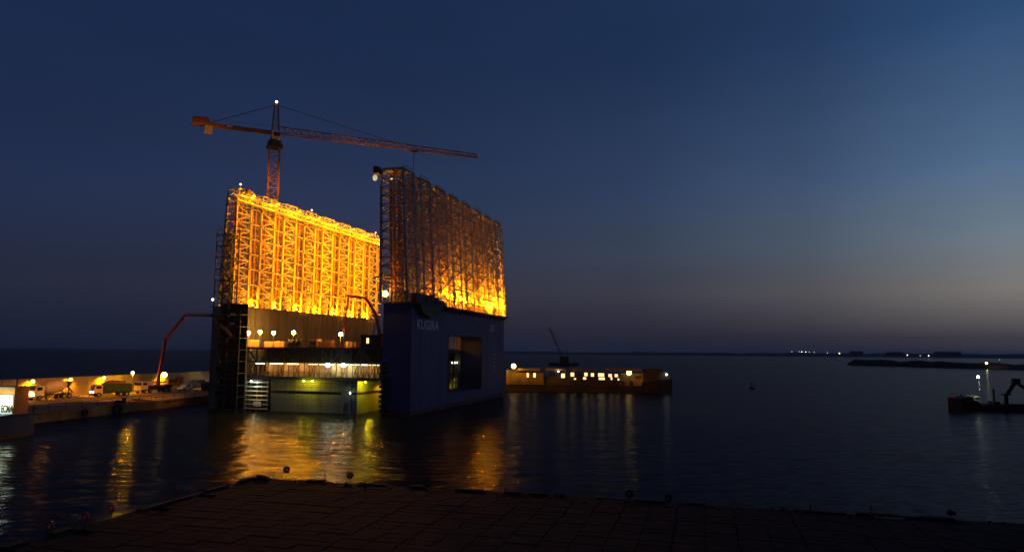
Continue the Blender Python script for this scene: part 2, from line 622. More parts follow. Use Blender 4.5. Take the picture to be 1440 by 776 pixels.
def wall_lamp(s, energy, label, z=5.55, r=.42, col=SODIUM, em=None):
    t = thing('wall_lamp', label, 'wall lamp', Q(s, 30.0, z), Q_ANG, 'lamps along the sea wall')
    MB().bar((0, 0, .35), (0, -.9, .45), .12).bar((0, -.9, .45), (0, -.9, .15), .1).build('bracket', M_DARK, t)
    MB().tube((0, -.9, .2), (0, -.9, .32), .5, 10, .12).build('lamp_shade', M_GREY, t)
    MB().sphere((0, -.9, .0), r, 10).build('bulb', em or E_WALL, t)
    light(t, (0, -.75, -r - .25), energy * 1.6, col, .15, (0, 1.2, -2.2), 160)
    light(t, (0, -1.9, -r - .1), energy * 7, col, .15, (0, -9.5, -5.6), 58, .6)
    return t


wall_lamp(28.0, 1000, 'sea wall lamp partly hidden behind the deckhouse of the blue workboat')
wall_lamp(39.6, 1500, 'sea wall lamp above the cab of the concrete mixer truck')
wall_lamp(50.4, 1700, 'sea wall lamp above the chute end of the concrete mixer truck')
wall_lamp(61.1, 1400, 'sea wall lamp over the cab of the green covered truck')
wall_lamp(84.3, 2100, 'biggest sea wall lamp, glowing beside the foot of the red pump boom', r=.85)


def pole_lamp(name, loc, h, em, energy, col, label, r=.3, group=None, arm=0.0, cat='pole lamp', pole_r=.07):
    t = thing(name, label, cat, loc, 0, group)
    MB().tube((0, 0, 0), (0, 0, h), pole_r, 8, pole_r * .7).box((-.2, -.2, 0), (.2, .2, .05)).build('pole', M_DARK, t)
    MB().tube((0, 0, h), (0, 0, h + .12), .12, 8).build('head', M_GREY, t)
    MB().sphere((0, 0, h + .12 + r * .9), r, 12).build('bulb', em, t)
    if energy:
        light(t, (0, -.35, h - .15), energy, col, .12)
    return t


# railing along the quay edge
rl = thing('quay_railing', 'low steel railing along the front edge of the orange lit quay', 'railing', QA, Q_ANG)
for k in range(28):
    MB().tube((-2 + k * 3.9, .7, 1.8), (-2 + k * 3.9, .7, 2.95), .07, 6).build('post', M_DARK, rl)
for z in (2.42, 2.93):
    MB().tube((-2.1, .7, z), (103.5, .7, z), .04, 6).build('rail', M_DARK, rl)

for s, r_, lab in ((21.0, .8, 'smaller black tyre fender hanging on the quay face near the blue workboat'),
                   (29.5, 1.25, 'big black tyre fender hanging on the quay face under the mixer truck')):
    t = thing('tyre_fender', lab, 'fender', Q(s, -.35, .9), Q_ANG, 'tyre fenders on the quay face')
    MB().torus((0, 0, 0), (0, 1, 0), r_ * .68, r_ * .34, 20, 8).build('tyre', M_BLACK, t)
    MB().tube((0, .1, r_ * .8), (0, .55, 1.0), .04, 5).build('chain', M_DARK, t)

# ================================================================== the floating dock
TH = R(16.1)
O = onz(576, 585, 0)
D_ANG = R(90) - TH
U = Vector((math.sin(TH), math.cos(TH), 0)); V = Vector((-math.cos(TH), math.sin(TH), 0))


def D(u, v, z=0):
    return O + U * u + V * v + Vector((0, 0, z))


dock = thing('floating_dock', 'huge blue floating dock with two rows of tall lattice towers and white lettering', 'floating dock', O, D_ANG)
LEN = 64.5
mb = MB(); mb.box((0, 6.35, -5), (LEN, 40.95, -1.2)); mb.build('pontoon', M_BLUE2, dock)

# near wing wall with its through opening
W = 6.3
WT = 22.5
mb = MB()
OU0, OU1, OZ0, OZ1 = 20.7, 44.5, 3.3, 16.6
mb.box((0, 0, -5), (OU0, W, WT)); mb.box((OU1, 0, -5), (LEN, W, WT))
mb.box((OU0, 0, -5), (OU1, W, OZ0)); mb.box((OU0, 0, OZ1), (OU1, W, WT))
for cu, sg in ((OU0, 1), (OU1, -1)):        # rounded top corners
    rr = 1.6
    pts = [(cu, OZ1)]
    for k in range(7):
        a = math.pi / 2 * k / 6
        pts.append((cu + sg * (rr - rr * math.sin(a)), OZ1 - rr + rr * math.cos(a)))
    mb.prism(pts, .004, W - .004)
wing = mb.build('wing_wall', M_BLUE, dock)
mb = MB()
for u0, u1 in ((0, LEN),):
    mb.box((u0 - .003, -.004, -2), (u1, 0.0, .95)); mb.box((-.004, 0, -2), (0.0, W, .95))
mb.build('boot_stripe', M_BOOT, wing)
mb = MB()                                   # raised frame and plating seams
for a, b_ in (((OU0 - .25, OZ0 - .25), (OU0, OZ1 + .25)), ((OU1, OZ0 - .25), (OU1 + .25, OZ1 + .25)), ((OU0, OZ1), (OU1, OZ1 + .25)), ((OU0, OZ0 - .25), (OU1, OZ0))):
    mb.box((a[0], -.09, a[1]), (b_[0], -.003, b_[1]))
mb.build('opening_frame', M_BLUE2, wing)
mb = MB()
for z in (5.2, 9.6, 13.6, 18.2, 21.2):
    for u0, u1 in ((.1, OU0 - .3), (OU1 + .3, LEN - .1)) if z < OZ1 + .4 else ((.1, LEN - .1),):
        mb.box((u0, -.035, z - .04), (u1, -.003, z + .04))
for u in (5.1, 10.3, 15.6, 49.4, 54.6, 59.7):
    mb.box((u - .04, -.03, 1.0), (u + .04, -.002, 22.4))
mb.build('plate_seam', M_BLUE, wing)
text('KUGIRA', 2.75, (2.6, -.05, 17.42), (R(90), 0, 0), wing, 'lettering', M_LETTER, thick=.03, offset=.085, fit=11.8)
mb = MB()
rk = random.Random(2)
for k, (z, u0, u1) in enumerate(((19.6, 51.6, 55.6), (18.9, 52.0, 55.4), (18.3, 51.6, 55.2))):
    u = u0
    while u < u1:
        l = rk.uniform(.25, .55); mb.box((u, -.04, z), (u + l, -.003, z + .38)); u += l + .16
for k in range(9):
    z = 16.4 - k * 1.1
    mb.box((55.2, -.04, z), (55.8, -.003, z + .28))
mb.build('draught_lettering', M_LETTER, wing)
mb = MB()                                   # tubes and ladders inside the opening
for u in (22.2, 25.8, 31.0, 36.4, 39.3, 41.3, 42.9, 44.1):
    mb.bar((u, W - .5, OZ0), (u, W - .5, OZ1), .34)
for z in (6.4, 9.4, 12.6):
    mb.bar((OU0, W - .5, z), (OU1, W - .5, z), .22)
for u in (22.5, 29.0, 37.5):
    mb.bar((u, W - .5, 6.4), (u + 3.5, W - .5, 9.4), .16)
mb.build('gallery_bracing', M_PRIMER, wing)
mb = MB()                                   # fender stack on the inner near corner
for k in range(11):
    mb.torus((-.35, W - .5, .9 + k * .95), (0, 0, 1), .55, .32, 12, 6)
mb.build('fender_stack', M_BLACK, wing)
# catwalk on brackets along the outer top edge
mb = MB()
mb.box((-.6, -1.3, WT + .02), (LEN + .6, W + .4, WT + .25))
for k in range(22):
    u = .6 + k * 3.0
    mb.prism([(-1.25, WT), (0, WT), (0, WT - 1.1)], u - .08, u + .08, axis='x')
mb.build('catwalk', M_DARK, wing)
mb = MB()
for k in range(44):
    u = -.4 + k * 1.5
    mb.bar((u, -1.22, WT + .25), (u, -1.22, WT + 1.35), .06)
for z in (WT + .8, WT + 1.35):
    mb.bar((-.5, -1.22, z), (LEN + .5, -1.22, z), .05)
mb.build('railing', M_DARK, wing)
# winch gear and stores on the near end of the wing top
wg = MB()
wg.box((.4, -.7, WT + .25), (5.2, 2.2, WT + 2.1)); wg.box((5.6, -.9, WT + .25), (8.2, 1.2, WT + 1.6))
wg.tube((9.0, -.9, WT + 1.3), (9.0, 1.3, WT + 1.3), 1.05, 14); wg.tube((11.4, -1.0, WT + 1.1), (11.4, 1.0, WT + 1.1), .85, 14)
wg.prism([(12.6, WT + .25), (17.0, WT + .25), (16.0, WT + 1.2), (13.4, WT + 1.5)], -.9, 1.0)
wg.build('winch_house', M_DARK, wing)
mb = MB()                                   # mooring sponson slung below the catwalk
mb.prism([(1.5, WT), (14.5, WT), (12.5, WT - 1.7), (10.5, WT - 2.4), (7.0, WT - 2.7), (3.5, WT - 1.8)], -1.1, -.05)
mb.build('mooring_platform', M_DARK, wing)

# far wing wall
LV0, LV1, LT = 41.0, 47.4, 22.0
mb = MB(); mb.box((0, LV0, -5), (LEN, LV1, LT))
wing2 = mb.build('wing_wall', M_PRIMER, dock, 'brown grey wing wall with upright ribs')
mb = MB()
for k in range(36):
    u = .5 + k * 1.8
    mb.box((u - .08, LV0 - .16, 1), (u + .08, LV0 - .002, LT - .1))
mb.build('stiffener', M_PRIMER, wing2)
mb = MB(); mb.box((-.4, LV0 - .5, LT + .003), (LEN + .4, LV1 + .6, LT + .22)); mb.build('catwalk', M_DARK, wing2)


# ---- lattice towers
TU = [-1.5 + 8.86 * k for k in range(8)]
TWID = 5.0


def tower_mesh(vi, vo_t, vo_b, z0, z1, bays, vi_t=None):
    """origin at the tower's near inner foot (u=0); vi inner plane, vo outer plane sloping in"""
    vi_t = vi if vi_t is None else vi_t
    a = [(0, vi, z0), (TWID, vi, z0), (TWID, vo_b, z0), (0, vo_b, z0)]
    b_ = [(0, vi_t, z1), (TWID, vi_t, z1), (TWID, vo_t, z1), (0, vo_t, z1)]
    m = MB()
    lattice(m, a, b_, bays, .42, .20, .17)
    # dark flange collars
    m.mi = 1
    for i in range(4):
        for k in range(1, bays, 2):
            p = Vector(a[i]).lerp(Vector(b_[i]), k / bays)
            m.box((p.x - .26, p.y - .26, p.z - .09), (p.x + .26, p.y + .26, p.z + .09))
    return m


def tower_row(vi, vo_t, vo_b, z0, z1, bays, wingname, top, vi_t=None):
    proto = tower_mesh(vi, vo_t, vo_b, z0, z1, bays, vi_t).build('lattice_tower', [M_LEG, M_DARK], dock)
    sgn = 1 if vo_b > vi else -1
    # sub-parts: red jacking column in the gap, bracing between towers, cap
    m = MB()
    m.tube((TWID + 1.1, vi + sgn * .6, z0), (TWID + 1.1, vi + sgn * .6, z1 - 1.2), .42, 8)
    m.tube((TWID + 2.9, vi + sgn * .9, z0), (TWID + 2.9, vi + sgn * .9, z1 - 1.2), .30, 8)
    for uu in (1.7, 3.3):
        m.tube((uu, vi + sgn * 1.3, z0), (uu, (vi_t or vi) + sgn * 1.3, z1 - .6), .3, 8)
    m.build('jacking_column', M_COLUMN, proto)
    m = MB()                       # ladder and pipes inside the tower
    ym0 = (vi + vo_b) / 2; ym1 = ((vi_t or vi) + vo_t) / 2
    for k in range(bays):
        t0 = k / bays; t1 = (k + 1) / bays
        ya = ym0 + (ym1 - ym0) * t0; yb = ym0 + (ym1 - ym0) * t1
        za = z0 + (z1 - z0) * t0; zb = z0 + (z1 - z0) * t1
        m.bar((.2, yb, zb), (TWID - .2, yb, zb), .13)
        m.bar((.2 if k % 2 else TWID - .2, ya, za), (TWID - .2 if k % 2 else .2, yb, zb), .12)
    for uu in (1.0, 2.5, 4.0):
        m.bar((uu, ym0, z0), (uu, ym1, z1), .14)
    m.build('inner_lattice', M_RED, proto)
    m = MB()
    for k in range(bays):
        t0 = k / bays; t1 = (k + 1) / bays
        v0 = vo_b + (vo_t - vo_b) * t0 - sgn * .15; v1 = vo_b + (vo_t - vo_b) * t1 - sgn * .15
        za = z0 + (z1 - z0) * t0; zb = z0 + (z1 - z0) * t1
        m.bar((TWID, v1, zb), (9, v1, zb), .18)
        if k % 2 == 0: m.bar((TWID, vi + sgn * .05, zb), (8.86, vi + sgn * .05, zb), .2)
        if k % 2: m.bar((TWID, v0, za), (9, v1, zb), .15)
        else: m.bar((9, v0, za), (TWID, v1, zb), .15)
    for uu in (TWID + 1.3, TWID + 2.6):
        m.bar((uu, vo_b - sgn * .2, z0), (uu, vo_t - sgn * .2, z1), .2)
    for uu in (1.25, 2.5, 3.75):
        m.bar((uu, vo_b, z0), (uu, vo_t, z1), .15)
    m.build('gap_bracing', M_LEG, proto)
    m = MB()
    if top == 'frame':      # a crossed frame standing on the beam
        zt = z1 + 1.95
        for v in (vi - .35, vo_t):
            m.bar((0, v, z1), (0, v, zt), .22); m.bar((TWID, v, z1), (TWID, v, zt), .22)
            m.bar((0, v, zt), (TWID, v, zt), .22); m.bar((0, v, z1 + .1), (TWID, v, z1 + .1), .2)
            m.bar((0, v, z1), (TWID / 2, v, zt), .15); m.bar((TWID / 2, v, zt), (TWID, v, z1), .15)
        for u in (0, TWID):
            m.bar((u, vi - .35, zt), (u, vo_t, zt), .2)
    else:
        m.box((-.3, min(vi, vo_t) - .3, z1 + .003), (TWID + .3, max(vi, vo_t) + .3, z1 + .35))
        m.bar((0, vo_t, z1 + .35), (0, vo_t, z1 + .9), .1); m.bar((TWID, vo_t, z1 + .35), (TWID, vo_t, z1 + .9), .1)
        m.bar((0, vo_t, z1 + .9), (TWID, vo_t, z1 + .9), .1)
    m.build('top_frame', M_LEG, proto)
    out = []
    for k, u in enumerate(TU):
        o = proto if k == 0 else dup(proto, dock)
        o.location = (u, 0, 0)
        if k == 0 and top != 'frame': o['label'] = 'unlit near lattice tower'
        out.append(o)
    return out


towers_far = tower_row(41.5, 43.9, 44.9, LT + .22, 46.2, 14, 'far', 'frame')
towers_near = tower_row(6.1, 2.0, .35, WT + .25, 49.9, 15, 'near', 'cap', vi_t=6.9)

# long walkway beam at the head of the lit towers
mb = MB()
for z in (45.2, 46.35):
    mb.bar((-3.4, 41.0, z), (66, 41.0, z), .30); mb.bar((-3.4, 40.0, z), (66, 40.0, z), .2)
for k in range(46):
    u = -3.4 + k * 1.52
    mb.bar((u, 41.0, 45.2), (u + .76, 41.0, 46.35), .13); mb.bar((u + .76, 41.0, 46.35), (u + 1.52, 41.0, 45.2), .13)
mb.box((-3.4, 39.9, 45.05), (66, 41.0, 45.15))
beam = mb.build('walkway_beam', M_LEG, dock)
mb = MB()
for k in range(47):
    u = -3.4 + k * 1.5
    mb.bar((u, 39.95, 46.4), (u, 39.95, 47.5), .07)
for z in (46.95, 47.5):
    mb.bar((-3.4, 39.95, z), (66, 39.95, z), .06)
mb.build('railing', M_LEG, beam)
for u, z in ((-.5, 48.9), (28.4, 48.7), (64.6, 48.7)):
    MB().bar((u, 41.6, 46.3), (u, 41.6, z), .1).build('beacon_mast', M_LEG, dock)
    MB().sphere((u, 41.6, z + .3), .26, 10).build('beacon', E_BEACON, dock)
mb = MB()                                   # drum on the lit row's near head
mb.tube((1.2, 40.4, 47.6), (1.2, 41.9, 47.6), .8, 12).bar((1.2, 41.1, 46.4), (1.2, 41.1, 47.6), .3)
mb.build('cable_drum', M_RUST, dock)

# working gallery round the foot of the dim towers
mb = MB()
mb.box((-2.5, 6.4, 27.6), (LEN, 7.4, 27.85)); mb.box((-2.7, .6, 27.6), (-2.2, 6.4, 27.85))
for k in range(44):
    u = -2.4 + k * 1.52
    mb.bar((u, 7.35, 27.85), (u, 7.35, 28.95), .06)
mb.bar((-2.4, 7.35, 28.95), (64, 7.35, 28.95), .06)
mb.build('tower_gallery', M_LEG, dock)
mb = MB()                                   # hoist frames at the lit foot of the dim row
for u0, u1, z1 in ((25.5, 34.5, 27.4), (46.5, 55.5, 26.6), (58.0, 63.0, 28.4)):
    for u in (u0, u1):
        mb.bar((u, .6, WT + .25), (u, .6, z1), .34)
    mb.bar((u0 - .4, .6, z1), (u1 + .4, .6, z1), .42)
    mb.bar((u0, .6, WT + .6), ((u0 + u1) / 2, .6, z1), .2); mb.bar(((u0 + u1) / 2, .6, z1), (u1, .6, WT + .6), .2)
for u in (22.5, 24.2, 36.2, 39.5, 43.4, 56.6):
    mb.tube((u, .9, WT + .25), (u, .9, WT + 2.9), .28, 8)
mb.build('hoist_frame', M_LEG, dock)
mb = MB()                                   # head platform with two pale lamps
mb.box((-3.2, 6.7, 49.0), (-1.2, 8.0, 49.2)); mb.box((-3.1, 6.9, 49.2), (-1.4, 7.9, 50.4))
hp = mb.build('head_platform', M_DARK, dock)
MB().sphere((-2.6, 7.7, 48.1), .5, 10, 1.3).build('lamp', E_DIM, hp)
MB().sphere((-2.4, 4.1, 47.7), .3, 10, .6).build('lamp', E_DIM, hp)


def flood(u, v, z, aim, energy, col, label=None, em=E_SOD, r=.42, angle=None, vis=True):
    d = (Vector(aim) - Vector((u, v, z))).normalized()
    m = MB()
    p = Vector((u, v, z))
    m.tube(p - d * .45, p, .22, 8, .40)
    h = m.build('floodlight', M_GREY, dock, label)
    MB().sphere(p + d * .05, r * .8, 8, .8).build('lens', em, h)
    if angle: light(h, p + d * .5, energy, col, .3, p + d * 5, angle)
    else: light(h, p + d * (r * .8 + .3), energy, col, .2)
    return h


# floodlights at the foot of the lit towers, pointing up at them
for u in (5, 13.5, 22.5, 31.5, 40.5, 49.5, 58.5):
    flood(u, 41.15, LT + .75, (u + 1.5, 42.2, 40), 8500 if u > 20 else 5200, SODIUM, r=.3)
# floodlights on the near wing top, pointing across the basin
for u in (6, 24, 42, 60):
    flood(u, 7.2, 29.6, (u + 2, 41.5, 37.0), 120000 if u < 10 else 235000, SODIUM, angle=54)
# lamps set out in front of the head walkway to brighten beam and frames
for u in (0, 9, 18, 27, 36, 45, 54, 63):
    h = MB().box((u - .3, 38.3, 46.5), (u + .3, 38.7, 46.7)).bar((u, 38.5, 46.6), (u, 39.95, 45.2), .09).build('walkway_lamp', M_GREY, dock)
    light(h, (u, 38.2, 46.2), 2300, AMBER, .25)
# lamp at the near inner corner of the dim row, and the bright group at its far foot
h = flood(-.2, 5.9, 24.4, (-4, 6.4, 26.0), 1500, SODIUM, 'star bright floodlight at the inner corner of the blue wing', r=.95)
for u, v, z, e in ((20.5, 2.4, 25.6, 5500), (26.5, 1.5, 26.2, 15000), (31.5, 1.5, 25.6, 13000), (38.5, 2.6, 25.2, 6000), (45.0, 2.9, 25.6, 8000), (51.0, 1.6, 25.0, 24000), (56.5, 1.7, 25.2, 33000), (62.0, 2.6, 25.4, 24000)):
    flood(u, v, z, (u, -2, 27.5), e, SODIUM, r=.3)
light(dock, (14.5, 3.2, 25.6), 1800, SODIUM, .2)

# ================================================================== caisson and its work platform
cais = thing('concrete_caisson', 'pale concrete caisson block standing in the water between the dock wings', 'caisson', O, D_ANG)
mb = MB()
mb.box((.6, 12.0, -1.2), (61, 32.3, 3.75)); mb.box((.6, 12.0, 4.35), (61, 32.3, 6.85))
cb = mb.build('caisson_body', M_CONC, cais)
MB().box((1.0, 12.4, 3.752), (60.6, 31.9, 4.348)).build('joint', M_DARK, cais)
mb = MB()
for z in (1.4, 2.6, 5.2, 6.1):
    mb.box((.585, 12.05, z - .02), (.599, 32.25, z + .02))
for k in range(9):
    v = 14.2 + k * 2.1
    mb.box((.59, v - .02, -1), (.599, v + .02, 3.7)); mb.box((.59, v - .02, 4.4), (.599, v + .02, 6.8))
for k in range(19):
    for z in (2.0, 5.6):
        mb.box((.58, 12.9 + k * 1.05, z - .06), (.599, 13.02 + k * 1.05, z + .06))
mb.build('form_line', M_DARK, cais)
mb = MB()
for v in (13.6, 15.2):
    mb.box((.35, v - .3, -1.2), (.598, v + .3, 6.8))
mb.box((.40, 13.9, 2.0), (.55, 14.9, 6.6))
mb.build('guide_rail', M_GREY, cais)

plat = thing('work_platform', 'dark steel slipform platform with rows of bright tube lamps above the caisson', 'work platform', O, D_ANG)
PV0, PV1 = 6.6, 38.0
mb = MB(); mb.box((0, PV0, 6.9), (62, PV1, 7.2)); mb.box((-.08, PV0, 6.7), (-.003, PV1, 7.35))
mb.build('lower_deck', M_DARK, plat)
mb = MB(); mb.box((-.3, PV0, 13.0), (62, PV1 + 1.2, 13.45)); mb.build('upper_deck', M_DARK, plat)
mb = MB()                                   # deep truss skirt
for v in [PV0 + k * (PV1 - PV0) / 14 for k in range(15)]:
    mb.bar((0, v, 10.3), (0, v, 13.0), .22)
    mb.bar((62, v, 7.2), (62, v, 13.0), .22)
for k in range(14):
    v0 = PV0 + k * (PV1 - PV0) / 14; v1 = v0 + (PV1 - PV0) / 14
    mb.bar((0, v0, 10.3 if k % 2 else 13.0), (0, v1, 13.0 if k % 2 else 10.3), .16)
for u in range(0, 62, 3):
    mb.bar((u, PV0, 7.2), (u, PV0, 13.0), .2); mb.bar((u, PV0, 10.3), (u + 3, PV0, 13), .15)
mb.bar((0, PV0, 10.35), (0, PV1, 10.35), .3); mb.bar((0, PV0, 10.35), (62, PV0, 10.35), .3)
mb.build('truss', M_DARK, plat)
mb = MB()                                   # hanging cladding behind the truss
rk = random.Random(11)
v = PV0 + .1
while v < 34:
    l = rk.uniform(1.4, 3.2); l = min(l, 34 - v)
    mb.box((.35 + rk.uniform(0, .15), v, 10.4), (.6, v + l - .06, 13.0)); v += l
mb.box((.4, PV0 + .35, 10.4), (60, PV0 + .5, 13.0))
mb.build('skirt_panel', M_SKIRT, plat)
mb = MB()                                   # posts and shores of the lit lower gallery
v = PV0 + .2
k = 0
while v < PV1:
    mb.bar((.25, v, 7.2), (.25, v, 10.2), .16)
    if k % 3 == 0 or v < 13:
        mb.bar((.3, v, 7.2), (.3, v + 1.1, 10.2), .13); mb.bar((.3, v + 1.1, 7.2), (.3, v, 10.2), .13)
    v += 1.25; k += 1
for z in (8.25,):
    mb.bar((0.05, PV0, z), (.05, PV1, z), .07)
mb.build('gallery_post', M_RUST, plat)
mb = MB(); mb.box((3.0, 8.0, 7.2), (3.4, 35.5, 12.9)); mb.box((3.4, 8.0, 7.2), (58, 8.4, 12.9)); mb.build('formwork_wall', mat('formwork ply', (.40, .22, .09), .85, vary=.45, scale=.5), plat)
mb = MB()
mb.bar((.6, 35.6, 7.6), (1.2, 25.5, 9.6), .3, .12)
mb.bar((1.5, 33, 7.25), (1.5, 10, 7.25), .5, .3)
for v in (34.2, 29.8, 22.7, 17.4, 12.0):
    mb.box((1.3, v, 7.2), (2.4, v + 1.1, 8.1 + .3 * math.sin(v)))
mb.build('gallery_gear', M_ORANGE, plat)
mb = MB()                                   # open hanging bay at the west end of the platform
for v in (38.4, 40.6):
    mb.bar((-.2, v, 6.9), (-.2, v, 13.0), .14); mb.bar((2.2, v, 6.9), (2.2, v, 13.0), .14)
mb.bar((-.2, 38.4, 9.0), (-.2, 40.6, 7.2), .11); mb.bar((-.2, 40.6, 10.5), (-.2, 38.4, 9.0), .11); mb.bar((-.2, 38.4, 13.0), (-.2, 40.4, 10.5), .11)
mb.box((-.3, 38.2, 6.75), (2.3, 40.7, 6.95))
mb.build('hanging_bay', M_LEG, plat)

TUBES = [(33.8, 35.9, 1), (29.3, 32.4, 1), (25.5, 28.2, 1), (21.1, 23.1, 0), (19.6, 20.6, 0), (17.2, 19.6, 2), (13.9, 16.0, 2), (12.7, 13.4, 0), (11.4, 12.4, 0), (9.5, 10.9, 1), (8.8, 9.2, 0), (7.7, 8.4, 0), (6.9, 7.4, 0)]
for v0, v1, k in TUBES:
    h = MB().box((-.12, v0, 10.02), (.1, v1, 10.18)).build('lamp_tray', M_GREY, plat)
    MB().box((-.14, v0 + .03, 9.90), (.1, v1 - .03, 10.015)).build('tube_lamp', E_WARM2 if k else E_WARM, h)
for v, e, c in ((35, 170, WARM), (30.5, 180, WARM), (26.5, 170, WARM), (18.5, 420, PALE), (14.9, 380, PALE), (10.2, 150, WARM), (22, 110, WARM)):
    light(plat, (1.6, v, 9.6), e, c, .25)
    light(plat, (-1.1, v, 9.3), e * .28, c, .25)  # extra fill in front of the tubes, added to brighten the caisson face
for v in (18.5, 14.9):
    h = MB().box((-.3, v - .4, 10.0), (.15, v + .4, 10.22)).build('lamp_tray', M_GREY, plat)
    MB().sphere((-.2, v, 9.85), .55, 10, .7).build('lamp', E_PALE, h)
for u, e in ((40.3, 30), (42.1, 40), (43.5, 40)):
    h = MB().box((u - .3, PV0 - .14, 10.1), (u + .3, PV0 - .03, 10.3)).build('lamp_tray', M_GREY, plat)
    MB().sphere((u, PV0 - .2, 9.9), .26, 8).build('lamp', E_WARM2, h)
    light(plat, (u, PV0 + 2.4, 8.6), e * 4, WARM, .2)
# lime tinted lamps slung under the platform, washing the caisson faces
for v, e in ((24.0, 200), (22.0, 200)):
    h = MB().bar((-.25, v, 6.9), (-.25, v, 6.75), .08).build('lamp_bracket', M_DARK, plat)
    MB().sphere((-.25, v, 6.5), .2, 8).build('lamp', E_LIME, h)
    light(plat, (-1.1, v, 6.3), e, LIME, .15)
h = MB().bar((1.2, 10.6, 6.9), (1.2, 10.6, 6.7), .08).build('lamp_bracket', M_DARK, plat)
MB().sphere((1.2, 10.6, 6.45), .2, 8).build('lamp', E_LIME, h)
light(plat, (1.6, 9.9, 6.1), 700, LIME, .15)
for u, e in ((10, 800), (23, 260), (50, 600), (57, 500)):
    h = MB().bar((u, 10.3, 6.9), (u, 10.3, 6.6), .08).build('lamp_bracket', M_DARK, plat)
    light(h, (u, 9.6, 6.3), e, AMBER if u < 20 else LIME, .15, (u, 11, 1), 120)
MB().sphere((.2, 13.4, 4.2), .14, 8).build('pilot_lamp', E_PALE, cais)

# railed access scaffold beside the caisson
ac = thing('access_scaffold', 'short scaffold of white horizontal rails between the stair tower and the caisson', 'scaffold', O, D_ANG)
mb = MB()
for v in (32.75, 35.4, 38.2):
    for u in (.1, 1.6):
        mb.tube((u, v, -1.2), (u, v, 6.6), .09, 6)
mb.build('upright', M_GREY, ac)
for k in range(7):
    z = .35 + k * .92
    MB().box((0, 32.7, z), (.09, 38.3, z + .26)).build('rail', M_WHITE, ac)
MB().box((-.2, 34.2, 1.0), (-.02, 36.0, 2.0)).build('white_box', M_WHITE, ac, 'bright white box')
MB().box((.15, 32.8, 6.35), (1.6, 38.2, 6.45)).build('deck_board', M_GREY, ac)
h = MB().sphere((-.15, 36.8, 6.2), .17, 8).build('lamp', E_PALE, ac)
light(ac, (-.6, 35.6, 5.6), 90, PALE, .15)
light(ac, (-1.4, 35.2, 3.4), 60, WARM, .15)

# things standing on the platform's upper deck
ZT = 13.45
for v, h_, lab in ((39.1, 2.6, 'platform pole lamp nearest the dark stair tower'), (36.1, 2.8, 'second platform pole lamp from the dark stair tower'),
                   (32.7, 2.6, 'platform pole lamp over the join of the two bright corrugated panels'), (27.8, 2.65, 'platform pole lamp standing over the two cable reels'),
                   (16.6, 2.3, 'platform pole lamp beside the hanging hose end of the red placing boom')):
    pole_lamp('pole_lamp', D(1.2, v, ZT), h_, E_POLE, 900, (1, .36, .04), lab, .38, 'pole lamps on the work platform')


def corrugated(v0, v1, hh, lab):
    t = thing('corrugated_panel', lab, 'hoarding', D(1.9, (v0 + v1) / 2, ZT), D_ANG, 'corrugated panels on the work platform')
    m = MB(); n = int((v1 - v0) / .3); half = (v1 - v0) / 2
    for k in range(n):
        v = -half + k * .3
        m.box((0 if k % 2 else .07, v, 0), (.1 if k % 2 else .17, v + .298, hh))
    m.build('sheet', M_ORANGE, t)
    m = MB()
    for v in (-half, 0, half - .1):
        m.bar((.28, v, 0), (.28, v, hh + .15), .1)
    m.build('post', M_DARK, t)


corrugated(36.6, 39.8, 1.5, 'bright corrugated panel under the pole lamp nearest the stair tower')
corrugated(30.6, 35.6, 1.25, 'longer bright corrugated panel between the two pole lamps nearest the reels')
for v, lab, rr in ((27.9, 'dark cable reel under a pole lamp on the platform', .85), (25.8, 'larger dark cable reel beside the concrete skip', .95)):
    t = thing('cable_reel', lab, 'reel', D(.8, v, ZT), D_ANG, 'cable reels on the platform')
    MB().tube((0, -.45, rr), (0, .45, rr), rr * .55, 14).build('drum', M_RUST, t)
    for y in (-.5, .5):
        MB().torus((0, y, rr), (0, 1, 0), rr * .88, .11, 18, 6).tube((0, y - .03, rr), (0, y + .03, rr), rr * .8, 14).build('flange', M_DARK, t)
t = thing('concrete_skip', 'orange lit concrete skip standing right of the cable reels', 'skip', D(2.2, 23.2, ZT), D_ANG)
MB().loft([[Vector((x * r1, y * r1, z)) for x, y in ((-1, -1), (1, -1), (1, 1), (-1, 1))] for r1, z in ((.35, .35), (.95, 1.3), (.95, 1.75))]).build('hopper', M_ORANGE, t)
mb = MB()
for x in (-.7, .7):
    for y in (-.7, .7):
        mb.bar((x, y, 0), (x, y, 1.3), .1)
mb.build('leg', M_DARK, t)
t = thing('rebar_cage', 'rusty reinforcement cage lying between the skip and the red placing boom', 'rebar cage', D(2.0, 20.2, ZT), D_ANG)
mb = MB()
for k in range(12):
    v = -1.6 + k * .29
    mb.bar((0, v, 0), (0, v, 1.5), .05); mb.bar((.9, v, 0), (.9, v, 1.5), .05)
for z in (.1, .55, 1.0, 1.45):
    for x in (0, .9):
        mb.bar((x, -1.65, z), (x, 1.65, z), .06)
mb.build('bar_grid', M_RUST, t)
t = thing('timber_crate', 'orange timber crate under the hose end of the red placing boom', 'crate', D(2.4, 14.4, ZT), D_ANG)
MB().box((-.8, -1.3, 0), (.8, 1.3, 1.25)).build('crate_body', M_ORANGE, t)
mb = MB()
for v in (-1.25, -.45, .45, 1.25):
    mb.box((-.86, v - .06, 0), (-.803, v + .06, 1.28))
mb.build('batten', M_RUST, t)
t = thing('control_cabin', 'dark control cabin with one lit window near the inner edge of the platform', 'cabin', D(.4, 9.4, ZT), D_ANG)
MB().box((0, -1.9, 0), (2.4, 2.0, 2.5)).build('cabin_body', M_DARK, t)
MB().box((-.15, -2.05, 2.503), (2.55, 2.15, 2.65)).build('roof', M_DARK, t)
MB().box((-.03, .2, .9), (-.003, .75, 2.0)).build('window', E_WIN, t)

